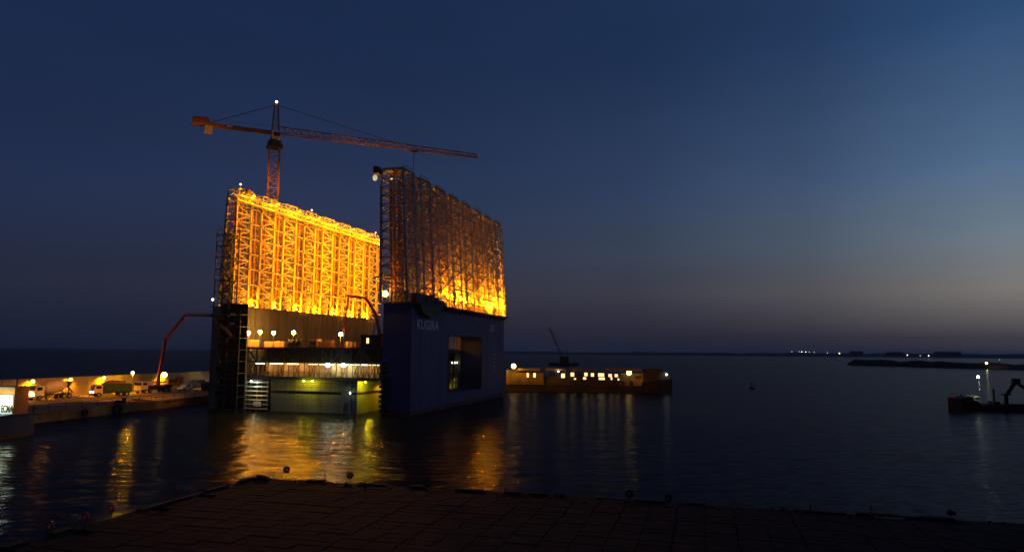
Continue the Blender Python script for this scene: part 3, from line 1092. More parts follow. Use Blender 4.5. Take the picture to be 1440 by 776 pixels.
# red placing boom on the platform
pb = thing('placing_boom', 'red concrete placing boom arched over the lit lattice beside the control cabin', 'placing boom', D(1.6, 7.7, ZT), D_ANG)
A0 = Vector((0, 0, 0)); 
bp_ = [Vector((0, 0, 2.6)), Vector((0, 1.2, 7.2)), Vector((0, 3.5, 10.3)), Vector((0, 7.5, 10.8)), Vector((0, 8.3, 3.8))]
mb = MB(); mb.bar((0, 0, 0), (0, 0, 2.6), .8); mb.box((-.7, -.7, 0), (.7, .7, .25)); mb.tube((0, 0, 2.4), (0, 0, 2.9), .65, 10); mb.build('pedestal', M_PUMP, pb)
ws = [.62, .5, .42, .3]
for k in range(4):
    p, q_ = bp_[k], bp_[k + 1]
    m = MB(); m.bar(p, q_, ws[k] * .8, ws[k]); m.tube(q_ + Vector((-.3, 0, 0)), q_ + Vector((.3, 0, 0)), .28, 8)
    m.build('boom_arm', M_PUMP, pb)
MB().tube(bp_[4], bp_[4] + Vector((0, .05, -1.6)), .13, 6).build('end_hose', M_BLACK, pb)
MB().bar((.35, .4, 4.2), (.2, 1.7, 8.2), .2).build('ram', M_DARK, pb)

# ================================================================== stair tower
st = thing('stair_tower', 'tall dark scaffold stair tower at the near end of the lit lattice', 'stair tower', D(-4.6, 36.9, 0), D_ANG)
SW, SD = 6.8, 2.4
mb = MB()
for v in (0, 3.0, 4.6, SW):
    for u in (0, SD):
        mb.tube((u, v, -1.0), (u, v, 38.0 if v > 2 else 21.0), .13, 6)
for k in range(16):
    z = .6 + k * 2.45
    v_lo = 0 if z < 21 else 3.0
    for u in (0, SD):
        mb.tube((u, v_lo, z), (u, SW, z), .11, 6)
        mb.tube((u, v_lo, z + 1.1), (u, SW, z + 1.1), .06, 6)
        mb.tube((u, 4.6, z), (u, SW, z + 2.4), .06, 6)
    for v in ((0, 3.0, SW) if z < 21 else (3.0, SW)):
        mb.tube((0, v, z), (SD, v, z), .06, 6)
    if z > 22 and k < 15:
        mb.tube((0, 3.0, z), (0, 4.6, z + 2.45), .05, 6)
M_SCAF = mat('scaffold steel', (.075, .075, .08), .6, vary=.4)
mb.build('frame', M_SCAF, st)
for k in range(16):
    z = .6 + k * 2.45
    v_lo = 0 if z < 21 else 3.0
    mb = MB(); mb.box((.05, v_lo, z - .08), (SD - .05, SW, z)); mb.build('landing', M_SCAF, st)
    if k < 15:
        mb = MB(); u = .7 if k % 2 else 1.9
        va, vb = (3.3, 6.1) if k % 2 else (6.1, 3.3)
        for du in (-.45, .45):
            mb.bar((u + du, va, z), (u + du, vb, z + 2.45), .1, .26)
            mb.bar((u + du, va, z + 1), (u + du, vb, z + 3.45), .05)
        for j in range(9):
            tt = (j + .5) / 9
            v = va + (vb - va) * tt
            mb.box((u - .45, v - .14, z + 2.45 * tt - .03), (u + .45, v + .14, z + 2.45 * tt + .03))
        mb.build('stair_flight', M_SCAF, st)
mb = MB(); mb.box((-.5, -.3, -2.5), (SD + .45, SW + .6, -.2)); mb.build('base', M_DARK, st)
mb = MB()                                   # dark sheets added to darken the lower half, where there is only shade
for k in range(9):
    z = .7 + k * 2.45
    mb.box((SD + .12, .1, z), (SD + .14, SW - .1, z + 2.3)); mb.box((-.12, .1, z), (-.10, 2.9, z + 1.0 + .6 * (k % 2))); mb.box((-.12, 3.1, z), (-.10, 4.4 + .9 * (k % 2), z + 1.2))
mb.build('shade_sheet', mat('shade black', (.010, .010, .011), .9), st)
h = MB().sphere((-.25, SW + .1, 23.4), .2, 8).build('lamp', E_PALE, st)
light(st, (-.3, SW + .5, 23.4), 65000, (1, .33, .03), .25, (6, 44, 0), 58, .8)
for z in (20.0, 18.0):
    MB().box((-.18, 1.2, z), (-.13, 2.4, z + .5)).build('sign_plate', M_WHITE, st)

# ================================================================== tower crane
CP = at(387, 187, 178); CT = at(671, 222, 200)
JH = CP.z
jd = Vector((CT.x - CP.x, CT.y - CP.y, 0)); JL = jd.length
tcr = thing('tower_crane', 'tall red tower crane with a long jib rising behind the lit lattice', 'tower crane', (CP.x, CP.y, LT + .23), math.atan2(jd.y, jd.x))
H0 = JH - LT - .23
mb = MB()
hw = 1.25
lattice(mb, [(-hw, -hw, 0), (hw, -hw, 0), (hw, hw, 0), (-hw, hw, 0)], [(-hw, -hw, H0 - 3.4), (hw, -hw, H0 - 3.4), (hw, hw, H0 - 3.4), (-hw, hw, H0 - 3.4)], 19, .28, .15, .13)
mast = mb.build('mast', M_CRANE, tcr)
MB().tube((0, 0, H0 - 3.4), (0, 0, H0 - 2.2), 1.7, 16).box((-1.9, -1.9, H0 - 4.0), (1.9, 1.9, H0 - 3.41)).build('slewing_ring', M_DARK, tcr)
mb = MB()
lattice(mb, [(-1, -1, H0 - 2.2), (1, -1, H0 - 2.2), (1, 1, H0 - 2.2), (-1, 1, H0 - 2.2)], [(-.45, -.35, H0 + 7.6), (.45, -.35, H0 + 7.6), (.45, .35, H0 + 7.6), (-.45, .35, H0 + 7.6)], 5, .24, .12, .12)
ap = mb.build('apex', M_CRANE, tcr)
MB().sphere((0, 0, H0 + 8.2), .32, 10).build('beacon', emit('crane beacon', (1, .86, .72), 6), ap)
mb = MB(); mb.box((-.9, -2.5, H0 - 2.1), (1.1, -1.05, H0 - .2)); cab = mb.build('cab', M_CREAM, tcr)
MB().box((-.6, -2.53, H0 - 1.5), (1.0, -2.503, H0 - .5)).build('window', M_GLASS, cab)


def jib(mb, x0, x1, w0, w1, h0, h1, n):
    for k in range(n):
        ta, tb = k / n, (k + 1) / n
        xa, xb = x0 + (x1 - x0) * ta, x0 + (x1 - x0) * tb
        wa, wb = w0 + (w1 - w0) * ta, w0 + (w1 - w0) * tb
        ha, hb = h0 + (h1 - h0) * ta, h0 + (h1 - h0) * tb
        a, b_, c = Vector((xa, -wa, H0)), Vector((xa, wa, H0)), Vector((xa, 0, H0 + ha))
        a2, b2, c2 = Vector((xb, -wb, H0)), Vector((xb, wb, H0)), Vector((xb, 0, H0 + hb))
        xm = Vector(((xa + xb) / 2, 0, H0 + (ha + hb) / 2))
        for p, q_ in ((a, a2), (b_, b2), (c, c2)):
            mb.bar(p, q_, .24)
        mb.bar(a2, b2, .11); mb.bar(a, xm, .11); mb.bar(xm, a2, .11); mb.bar(b_, xm, .11); mb.bar(xm, b2, .11)


mb = MB(); jib(mb, 1.0, JL, .85, .55, 1.75, .9, 28)
jb = mb.build('jib', M_CRANE, tcr)
CL = 19.6
mb = MB()
for y in (-.75, .75):
    mb.bar((-1, y, H0 - .05), (-CL, y, H0 - .05), .35, .65)
mb.box((-CL, -.7, H0 - .25), (-1, .7, H0 - .1))
for k in range(14):
    x = -2 - k * 1.3
    mb.bar((x, -1.0, H0 + .25), (x, -1.0, H0 + 1.25), .05)
mb.bar((-1.5, -1.0, H0 + 1.25), (-CL, -1.0, H0 + 1.25), .05)
mb.build('counter_jib', M_CRANE, tcr)
mb = MB(); mb.box((-16.6, -.7, H0 - 2.2), (-14.8, .7, H0 - .4)); mb.build('counterweight', M_COUNTER, tcr)
mb = MB(); mb.box((-19.4, -.9, H0 + .05), (-16.0, .9, H0 + 1.6)); mb.tube((-16.0, -.6, H0 + .9), (-16.0, .6, H0 + .9), .55, 10); mb.build('winch_drum', M_RUST, tcr)
MB().box((-11.6, -1.12, H0 - .25), (-10.2, -1.03, H0 + .35)).build('name_board', M_WHITE, tcr)
for x1, z1 in ((JL * .56, 1.4), (-16, .3)):
    MB().tube((0, 0, H0 + 7.4), (x1, 0, H0 + z1), .085, 6).build('tie_bar', M_DARK, tcr)
tx = (at(581, 212, 193.3) - CP).length
MB().box((tx - .9, -.8, H0 - .75), (tx + .9, .8, H0 - .35)).build('trolley', M_DARK, tcr)
hz = H0 - 6.6
mb = MB()
for y in (-.25, .25):
    mb.tube((tx, y, H0 - .75), (tx, y * .5, hz), .05, 5)
mb.build('hoist_rope', M_DARK, tcr)
hk = MB().box((tx - .35, -.3, hz - 1.1), (tx + .35, .3, hz)).build('hook_block', M_DARK, tcr)
MB().torus((tx, 0, hz - 1.6), (0, 1, 0), .38, .1, 12, 6).build('hook', M_DARK, hk)


# ================================================================== vehicles on the quay
def wheels(t, xs, y, r=.52):
    for x in xs:
        for s in (-1, 1):
            w_ = MB().tube((x, s * (y - .3), r), (x, s * y, r), r, 14).build('wheel', M_BLACK, t)
            MB().tube((x, s * y, r), (x, s * (y + .03), r), r * .5, 10).build('rim', M_GREY, w_)


def put(name, label, cat, front, rear, group=None):
    a = onz(*front, 1.8); b_ = onz(*rear, 1.8)
    d = (a - b_); m = (a + b_) / 2
    t = thing(name, label, cat, (m.x, m.y, 1.804), math.atan2(d.y, d.x), group)
    return t, d.length


def truck_cab(t, x0, x1, hw, z0, z1, m, lit=True):
    c = MB().prism([(x0, z0), (x1, z0), (x1, z0 + (z1 - z0) * .5), (x1 - .22, z1 - .05), (x1 - .4, z1), (x0, z1)], -hw, hw).build('cab', m, t)
    zm = z0 + (z1 - z0) * .55
    MB().box((x1 - .10, -hw + .15, zm), (x1 + .012, hw - .15, z1 - .25)).build('windscreen', M_GLASS, c)
    for s in (-1, 1):
        MB().box((x0 + .4, s * hw - .02, zm), (x1 - .45, s * hw + .02, z1 - .25)).build('side_window', M_GLASS, c)
        if lit:
            h = MB().sphere((x1 + .05, s * (hw - .3), z0 + .25), .2, 8).build('headlight', E_FAR, c)
    MB().box((x1, -hw, z0 - .3), (x1 + .18, hw, z0 + .05)).build('bumper', M_GREY, c)
    return c


t, ln = put('mixer_truck', 'concrete mixer truck with white cab, pale drum and lit headlights by the sea wall', 'mixer truck', (42, 563), (98, 559))
k = ln / 2
MB().box((-k, -.45, .85), (k - .3, .45, 1.15)).build('chassis', M_DARK, t)
truck_cab(t, k - 2.2, k, 1.2, .9, 3.05, M_WHITE)
MB().loft([[Vector((x, math.cos(a) * r_, z + math.sin(a) * r_)) for a in [2 * math.pi * i / 16 for i in range(16)]] for x, r_, z in
           ((k - 2.6, .55, 2.1), (k - 3.2, 1.05, 2.25), (k - 4.6, 1.35, 2.45), (-k + 2.6, 1.25, 2.75), (-k + 1.5, .7, 3.0))]).build('drum', M_CREAM, t)
mb = MB(); mb.bar((-k + 1.2, -.8, 1.1), (-k + 1.2, -.8, 3.5), .2).bar((-k + 1.2, .8, 1.1), (-k + 1.2, .8, 3.5), .2)
mb.loft([[Vector((-k + .9 + x * q_, y * q_, z)) for x, y in ((-.9, -.7), (.6, -.7), (.6, .7), (-.9, .7))] for q_, z in ((.5, 2.6), (1.0, 3.75))])
mb.bar((-k + .8, 0, 2.6), (-k - .5, .2, 1.2), .5, .15)
mb.build('chute', M_DARK, t)
wheels(t, (k - 1.2, k - 3.2, -k + 2.6, -k + 1.2), 1.22)
light(t, (k + .6, 0, 1.3), 120, WARM, .2)

t, ln = put('covered_truck', 'dark truck with a green tarpaulin body and heaped load, one headlight lit', 'truck', (129, 558), (182, 556))
k = ln / 2
MB().box((-k, -.45, .75), (k - .3, .45, 1.05)).build('chassis', M_DARK, t)
truck_cab(t, k - 1.9, k, 1.2, .85, 2.75, M_CREAM)
MB().prism([(-k, 1.05), (k - 2.0, 1.05), (k - 2.0, 2.7), (k - 2.6, 3.05), (-k + .6, 3.0), (-k, 2.8)], -1.3, 1.3).build('tarpaulin_body', M_GREEN, t)
MB().loft([[Vector((x * s_ - .3, y * s_, z)) for x, y in ((-2.6, -1.1), (0, -1.25), (1.8, -1.0), (1.9, 1.0), (0, 1.2), (-2.6, 1.1))] for s_, z in ((1, 3.0), (.75, 3.4), (.3, 3.65))]).build('load', M_RUST, t)
wheels(t, (k - 1.1, -k + 2.3, -k + 1.0), 1.25)
t2 = thing('suction_hose', 'dark curved hose standing up behind the green covered truck', 'hose', (*onz(176, 554, 1.8).xy, 1.8), 0)
mb = MB(); pv = None
for i in range(10):
    a = i / 9 * 2.4
    p = Vector((.3 - 1.4 * math.sin(a) * .6, .2, 3.2 * math.sin(a * .62)))
    if pv is not None: mb.tube(pv, p, .16, 8)
    pv = p
mb.build('hose', M_DARK, t2)

# concrete pump truck with its long folding boom
t, ln = put('pump_truck', 'white concrete pump truck with a tall folding red boom over the quay', 'pump truck', (193, 553), (238, 550))
k = ln / 2
MB().box((-k, -.5, .8), (k - .2, .5, 1.1)).build('chassis', M_DARK, t)
truck_cab(t, k - 2.1, k, 1.2, .9, 2.9, M_CREAM, lit=False)
MB().box((-k + .2, -1.15, 1.1), (k - 2.4, 1.15, 1.75)).build('side_locker', M_DARK, t)
MB().box((-k + .3, -1.25, 2.3), (k - 2.2, -.75, 2.6)).build('outrigger_beam', M_WHITE, t)
MB().loft([[Vector((-k + .6 + x * q_, y * q_, z)) for x, y in ((-.7, -.9), (.7, -.9), (.7, .9), (-.7, .9))] for q_, z in ((.5, .9), (1.0, 1.9))]).build('hopper', M_GREY, t)
wheels(t, (k - 1.2, k - 2.9, -k + 2.4, -k + 1.1), 1.22)
Mi = (Matrix.Translation(t.location) @ Matrix.Rotation(t.rotation_euler.z, 4, 'Z')).inverted()
base_w = at(222, 541, 187)
pts = [Mi @ p for p in (at(222.5, 532, 187), at(233, 477, 184), at(261, 443, 176), at(298, 444, 158), at(326, 473, 140))]
MB().tube((pts[0].x, pts[0].y, 1.1), (pts[0].x, pts[0].y, pts[0].z), .7, 12, .5).build('turret', M_PUMP, t)
ws = [.75, .62, .5, .4]
for i in range(4):
    m = MB(); m.bar(pts[i], pts[i + 1], ws[i] * .8, ws[i])
    dd = (pts[i + 1] - pts[i]).cross(Vector((0, 0, 1)))
    if dd.length > .01:
        dd.normalize(); m.tube(pts[i + 1] - dd * .4, pts[i + 1] + dd * .4, .36, 8)
    m.build('boom_arm', M_PUMP, t)
    MB().tube(pts[i] + Vector((0, 0, .45)), pts[i + 1] + Vector((0, 0, .45)), .09, 6).build('delivery_pipe', M_DARK, t)

t, ln = put('tipper_truck', 'dark tipper truck parked end on between the pump truck and the dark van', 'truck', (243, 547), (258, 541))
k = max(ln / 2, 3.4)
MB().box((-k, -.45, .75), (k - .3, .45, 1.05)).build('chassis', M_DARK, t)
truck_cab(t, k - 1.9, k, 1.2, .85, 2.8, M_RUST, lit=False)
MB().loft([[Vector((x * q_ - .9, y * q_, z)) for x, y in ((-2.5, -1.2), (2.4, -1.2), (2.4, 1.2), (-2.5, 1.2))] for q_, z in ((.92, 1.05), (1.03, 2.9))]).build('tipper_body', M_RUST, t)
wheels(t, (k - 1.1, -k + 2.2, -k + .9), 1.25)


def small_car(name, label, cat, front, rear, m, prof, hw, ww):
    t, ln = put(name, label, cat, front, rear)
    k = ln / 2
    b_ = MB().prism([(x * k, z) for x, z in prof], -hw, hw).build('body', m, t)
    zt = max(z for x, z in prof)
    MB().box((-k * .6, -hw - .02, zt * .64), (k * .25, -hw + .02, zt * .9)).box((-k * .6, hw - .02, zt * .64), (k * .25, hw + .02, zt * .9)).build('side_window', M_GLASS, b_)
    wheels(t, (k * .6, -k * .6), hw + .02, .34)
    return t


small_car('parked_car', 'small pale car with a white bonnet on the quay before the stair tower', 'car', (253, 549), (266, 547), M_WHITE,
          [(-1, .35), (1, .35), (1, .75), (.45, .95), (.15, 1.45), (-.75, 1.45), (-1, .9)], .82, .2)
small_car('dark_van', 'dark grey green van parked on the quay beside the pale car', 'van', (264, 546), (288, 543), M_GREY,
          [(-1, .4), (1, .4), (1, 1.0), (.72, 1.25), (.5, 2.15), (-1, 2.2)], .98, .25)
t = thing('skip_container', 'rusty open container at the foot of the stair tower on the quay', 'container', (*onz(296, 549, 1.8).xy, 1.804), Q_ANG)
MB().loft([[Vector((x * q_, y * q_, z)) for x, y in ((-3, -1.2), (3, -1.2), (3, 1.2), (-3, 1.2))] for q_, z in ((.85, 0), (1.0, 2.4))]).build('container_body', M_RUST, t)
mb = MB()
for x in (-2.2, -1.1, 0, 1.1, 2.2):
    mb.bar((x * .9, -1.12, .1), (x, -1.28, 2.35), .14)
mb.build('rib', M_RUST, t)

p = onz(185, 551, 1.8)
pole_lamp('ball_lamp', (p.x, p.y, 1.8), 4.4, emit('ball lamp', (1, .86, .68), 5), 2600, AMBER, 'pale ball lamp on a slim pole between the green truck and the pump truck', .42)
p = Q(102, 24, 1.8)
t = thing('twin_lamp', 'small twin white lamp on a post beyond the dark van', 'pole lamp', p, 0)
MB().tube((0, 0, 0), (0, 0, 4.3), .07, 6).bar((-.9, 0, 4.3), (.9, 0, 4.3), .08).build('pole', M_DARK, t)
for x in (-.75, .35):
    MB().sphere((x, 0, 4.45), .3, 8).build('bulb', emit('white bulb', (1, .85, .6), 8), t)
light(t, (0, -.6, 4.3), 700, WARM, .2)
t = thing('mooring_bollard', 'dark mooring bollard with rope coils on the quay edge behind the mixer truck', 'bollard', Q(33.5, 1.4, 1.8), Q_ANG)
MB().tube((0, 0, 0), (0, 0, .8), .4, 12, .32).tube((0, 0, .8), (0, 0, 1.0), .52, 12).build('bollard_post', M_DARK, t)
MB().torus((0, 1.2, .15), (0, 0, 1), .75, .17, 16, 6).torus((0, 1.2, .4), (0, 0, 1), .6, .15, 16, 6).build('rope_coil', M_BLACK, t)
t = thing('gangway', 'dark sloping gangway leading down from the quay near the tyre fender', 'gangway', Q(42, 0, 0), Q_ANG)
mb = MB()
for o in (0, .9):
    mb.bar((-3.5, 3.4 + o * .1, 2.1 + o * .1), (3.6, -.6, 1.2), .12, .3)
mb.bar((-3.5, 3.4, 3.0), (3.6, -.6, 2.1), .08)
for i in range(6):
    tt = i / 5; mb.bar((-3.5 + 7.1 * tt, 3.4 - 4 * tt, 2.1 - .9 * tt), (-3.5 + 7.1 * tt, 3.4 - 4 * tt, 3.0 - .9 * tt), .06)
mb.build('walk_frame', M_DARK, t)

# ================================================================== blue workboat moored at the quay, lettered ECMA
wp = at(19, 582.5, 104)
wb = thing('workboat', 'blue workboat with a white lit deckhouse panel lettered ECMA', 'workboat', (wp.x, wp.y, 0), Q_ANG)
dk = wp.z
hull = MB()
secs = []
for x, hb, zb in ((-14, 2.9, -1.0), (-8, 3.1, -1.0), (0, 3.1, -1.0), (3.0, 2.9, -.9), (4.6, 2.2, -.5), (5.3, 1.6, .2)):
    secs.append([Vector((x, 3 - hb, dk)), Vector((x, 3 - hb * .94, zb * .5)), Vector((x, 3 - hb * .6, zb)), Vector((x, 3 + hb * .6, zb)), Vector((x, 3 + hb * .94, zb * .5)), Vector((x, 3 + hb, dk))])
hull.loft(secs); hull.build('hull', M_BLUE2, wb)
bs = MB()
bs.box((-14, -.02, -.4), (2.6, .09, .55)); bs.build('boot_stripe', M_BOOT, wb)
MB().box((-14, -.16, dk - .35), (4.2, -.06, dk - .15)).build('rubbing_strake', M_BLACK, wb)
dh = MB().box((0, .1, dk), (2.5, 5.6, dk + 3.7)).build('deckhouse', mat('ochre deckhouse', (.62, .26, .06), .7, vary=.3), wb)  # one even ochre base colour on every face
dh.location = (0, 0, .003)
MB().box((-.25, -.15, dk + 3.71), (2.75, 5.85, dk + 3.9)).build('roof', M_GREY, wb)
MB().box((-.10, .2, dk + .05), (-.004, 5.5, dk + 2.75)).build('name_panel', M_WHITE, wb)
text('ECMA', 1.45, (-.14, 2.0, dk + .32), (R(90), 0, R(-90)), wb, 'lettering', M_BLACK, thick=.02, offset=.035, fit=1.95)
MB().tube((1.4, 1.2, dk + 3.9), (1.4, 1.2, dk + 5.2), .09, 6).build('mast', M_DARK, wb)
for y, e in ((.75, 150), (2.6, 230), (4.4, 150)):
    h = MB().box((-.5, y - .12, dk + 2.2), (-.1, y + .12, dk + 2.3)).build('lamp_bracket', M_GREY, wb)
    MB().sphere((-.6, y, dk + 2.05), .3, 10).build('lamp', E_PALE, h)
    light(wb, (-1.1, y, dk + 1.9), e, PALE, .2)
light(wb, (-2.4, .9, dk + 1.8), 260, PALE, .2)
light(wb, (3.6, -1.2, dk + 3.2), 60, SODIUM, .2)
mb = MB()
for x in (2.9, 4.2):
    mb.tube((x, .7, dk), (x, .7, dk + .9), .16, 8)
mb.build('bitt', M_DARK, wb)

# ================================================================== accommodation barge
sa = Vector((-2.1, 237.9, 0)); sb_ = Vector((51.4, 228.6, 0))
SL_ = (sb_ - sa).length
sh = thing('accommodation_barge', 'long low ship with rows of lit cabin windows moored beyond the blue dock', 'ship', sa, math.atan2(sb_.y - sa.y, sb_.x - sa.x))


def sx(px): return (px - 710) * SL_ / 235.0


def sz(px, py): return (549 + (px - 710) * 4.5 / 235 - py) * .235


hl = MB(); secs = []
for px, hb, zt, zb in ((708, 3.2, 2.1, -.6), (714, 5.0, 2.1, -1.2), (760, 5.2, 2.1, -1.5), (880, 5.2, 2.2, -1.5), (903, 5.2, 2.3, -1.5), (904, 5.2, 3.6, -1.5), (925, 4.7, 4.0, -1.3), (938, 3.6, 4.3, -1), (945, 1.9, 4.5, -.2)):
    x = sx(px)
    secs.append([Vector((x, 5 - hb, zt)), Vector((x, 5 - hb * .93, zb * .4)), Vector((x, 5 - hb * .6, zb)), Vector((x, 5 + hb * .6, zb)), Vector((x, 5 + hb * .93, zb * .4)), Vector((x, 5 + hb, zt))])
hl.loft(secs); hl.build('hull', M_SHIP, sh)
MB().box((sx(716), -.32, 1.72), (sx(900), -.22, 1.95)).build('rubbing_strake', M_BLACK, sh)
# deckhouses
d1 = MB().box((sx(718), 1.2, 2.15), (sx(765), 8.5, 5.9)).build('deckhouse', M_HOUSE, sh)
d2 = MB().box((sx(784), 1.4, 2.2), (sx(872), 8.5, 5.6)).build('deckhouse', M_DARK, sh, 'dark middle deckhouse with the most lit windows')
d3 = MB().box((sx(873), 3.2, 2.25), (sx(905), 8.5, 6.0)).build('deckhouse', M_HOUSE, sh, 'forward deckhouse with a brightly lit recess')
d4 = MB().prism([(sx(905.5), 3.6), (sx(942), 4.5), (sx(940), 6.2), (sx(930), 7.6), (sx(912), 7.9), (sx(905.5), 7.3)], 2.2, 8.0).build('forecastle', M_SHIP, sh)
for a, b_, z0, z1 in ((727, 760, 6.0, 7.3), (768, 797, 5.9, 7.4), (806, 838, 5.9, 7.5), (848, 903, 6.3, 7.6)):
    m = MB(); m.box((sx(a), .9, z1 - .75), (sx(b_), 8.8, z1)); 
    for px in (a + .6, (a + b_) / 2, b_ - .6):
        m.bar((sx(px), 1.2, z0 - .4), (sx(px), 1.2, z1 - .75), .12); m.bar((sx(px), 8.2, z0 - .4), (sx(px), 8.2, z1 - .75), .12)
    m.build('awning', M_HOUSE, sh)
MB().box((sx(766), 3.5, 2.15), (sx(783), 8.0, 4.6)).build('stern_shelter', M_DARK, sh)
mb = MB()
for px in range(716, 905, 5):
    mb.bar((sx(px), .15, 2.1), (sx(px), .15, 3.1), .07)
mb.bar((sx(716), .15, 3.1), (sx(905), .15, 3.1), .06); mb.bar((sx(716), .15, 2.65), (sx(905), .15, 2.65), .05)
mb.build('railing', M_DARK, sh)


def win(par, px, py, w_, h_, y, m=None, nm='window'):
    x = sx(px); z = sz(px, py); 
    MB().box((x - w_ * .115, y - .05, z - h_ * .117), (x + w_ * .115, y - .005, z + h_ * .117)).build(nm, m or E_WIN, par)


for px, py, w_, h_ in ((742.4, 527.6, 3, 6), (752.2, 527.9, 3.4, 6)):
    win(d1, px, py, w_, h_, 1.2)
for px, py, w_, h_ in ((793, 528.9, 5.2, 6), (806.3, 527.3, 5, 5.4), (825.5, 527.3, 4.6, 4.6), (834.6, 528, 4.4, 4.6), (846.8, 528.2, 8.4, 4.8), (847.7, 533.3, 8.6, 3.2)):
    win(d2, px, py, w_, h_, 1.4)
for px, py, w_, h_ in ((823.6, 532.7, 4.4, 3.2), (810, 533.4, 3, 2), (861.3, 533, 2.2, 4), (859.4, 529, 4.6, 4), (868, 529.2, 4.4, 4), (871, 534.4, 2.4, 2.6)):
    win(d2, px, py, w_, h_, 1.4, E_WIN2, 'doorway')
win(d3, 898.7, 531.6, 8, 4.6, 3.2, M_GLASS, 'dark_window')
for px in (877, 888.5):
    MB().tube((sx(px), 1.6, 2.25), (sx(px), 1.6, 3.7), .62, 10).build('deck_drum', M_BLACK, sh)
for px, py, y, e, c, em, r_, dy in ((722.2, 515.0, .6, 1100, AMBER, E_SHIP, .85, -.3), (885.6, 525.6, 2.2, 1000, AMBER, E_SHIP, .85, -.2), (786.6, 523, .9, 60, WARM, E_SHIP, .3, -.3), (937, 528.4, 2.2, 60, PALE, E_PALE, .26, -.4)):
    x = sx(px); z = sz(px, py)
    h = MB().bar((x, y + .5, z - 1.6), (x, y + .2, z), .12).build('lamp_post', M_DARK, sh)
    MB().sphere((x, y, z), r_, 10).build('lamp', em, h)
    light(sh, (x, y + dy - .8, z + .25), e * 1.3, c, .2, (x + .3, y + 3.0, z - 2.2), 150)
mb = MB(); mb.box((sx(710.5), 1.5, 2.1), (sx(717.5), 8.0, 6.8)); mb.prism([(sx(717.5), 5.95), (sx(733), 5.95), (sx(727), 6.9), (sx(719), 7.3)], 2.0, 8.0)
mb.build('stern_house', M_HOUSE, sh)

# ================================================================== dark workboat on the east side
ba = onz(1347, 578.5, 0)
db = thing('grab_dredger', 'dark workboat with a white mast lamp and a folded crane on open water', 'workboat', ba, R(-4))
k = .166


def bx(px): return (px - 1347) * k


def bz(py): return (578.5 - py) * k


hl = MB(); secs = []
for px, hb, zt, zb in ((1344.5, .25, bz(560), .6), (1348, 1.3, bz(560.4), -.3), (1356, 2.5, bz(561), -.8), (1368, 3.0, bz(562.5), -1), (1374, 3.1, bz(564), -1), (1380, 3.1, bz(570), -1), (1410, 3.1, bz(571), -1), (1470, 3.1, bz(570.5), -1), (1500, 2.8, bz(569), -.6)):
    x = bx(px)
    secs.append([Vector((x, 3 - hb, zt)), Vector((x, 3 - hb * .9, zb * .3)), Vector((x, 3 - hb * .5, zb)), Vector((x, 3 + hb * .5, zb)), Vector((x, 3 + hb * .9, zb * .3)), Vector((x, 3 + hb, zt))])
hl.loft(secs); hl.build('hull', M_BOAT, db)
mb = MB(); mb.box((bx(1351.5), 1.6, bz(561)), (bx(1357), 4.2, bz(557))); mb.tube((bx(1359), 2, bz(559)), (bx(1359), 4, bz(559)), .55, 10)
for px in (1343, 1347, 1353, 1359, 1365):
    mb.bar((bx(px) + .4, 1.0, bz(561)), (bx(px) + .4, 1.0, bz(553.8)), .07)
mb.bar((bx(1340), 1.0, bz(553.8)), (bx(1366), 1.0, bz(554.2)), .07); mb.build('bow_gear', M_GREY, db)
MB().box((bx(1362), 1.2, bz(562.5)), (bx(1372), 4.8, bz(559))).build('hatch', M_BOAT, db)
dh = MB().prism([(bx(1374.5), bz(570)), (bx(1384), bz(570)), (bx(1384), bz(560)), (bx(1381), bz(557.5)), (bx(1376), bz(557.2)), (bx(1374.5), bz(559))], 1.6, 4.6).build('wheelhouse', M_CREAM, db)
MB().box((bx(1376), 1.57, bz(562)), (bx(1382), 1.597, bz(559.5))).build('window', M_GLASS, dh)
ms = MB().tube((bx(1386), 2.6, bz(571)), (bx(1386), 2.6, bz(532)), .05, 8).bar((bx(1386), 2.6, bz(533)), (bx(1384.6), 2.6, bz(531.4)), .07).build('mast', M_GREY, db)
MB().sphere((bx(1384.8), 2.5, bz(531.3)), .30, 12).build('lamp', E_PALE, ms)
light(db, (bx(1384.8), 1.9, bz(534.5)), 220, PALE, .2, (bx(1380), 2.0, 0), 110)
MB().sphere((bx(1385.6), 2.4, bz(548.3)), .12, 8).build('lamp', E_DIM, ms)
light(db, (bx(1377), .9, bz(557)), 14, PALE, .1)
mb = MB(); mb.box((bx(1390), 1.2, bz(571)), (bx(1470), 4.8, bz(568.5))); mb.box((bx(1402), 1.8, bz(568.5)), (bx(1410), 4.2, bz(565)))
mb.build('hold_coaming', M_BOAT, db)
mb = MB(); mb.tube((bx(1405.4), 2.8, bz(568)), (bx(1405.4), 2.8, bz(550)), .22, 8); mb.sphere((bx(1405.4), 2.8, bz(549.5)), .3, 8); mb.build('vent_post', M_BOAT, db)
mb = MB(); mb.tube((bx(1422.6), 3, bz(571)), (bx(1422.6), 3, bz(555)), .42, 8); mb.box((bx(1417), 2.5, bz(556.2)), (bx(1428), 3.5, bz(554.6)))
cr = mb.build('crane_post', M_BOAT, db)
MB().bar((bx(1424), 3, bz(555.5)), (bx(1436), 3, bz(538)), .5, .7).bar((bx(1436), 3, bz(538)), (bx(1452), 3, bz(549)), .45, .6).build('crane_boom', M_BOAT, db)
MB().box((bx(1433), 2.4, bz(540)), (bx(1441), 3.6, bz(533))).build('grab', M_BOAT, db)

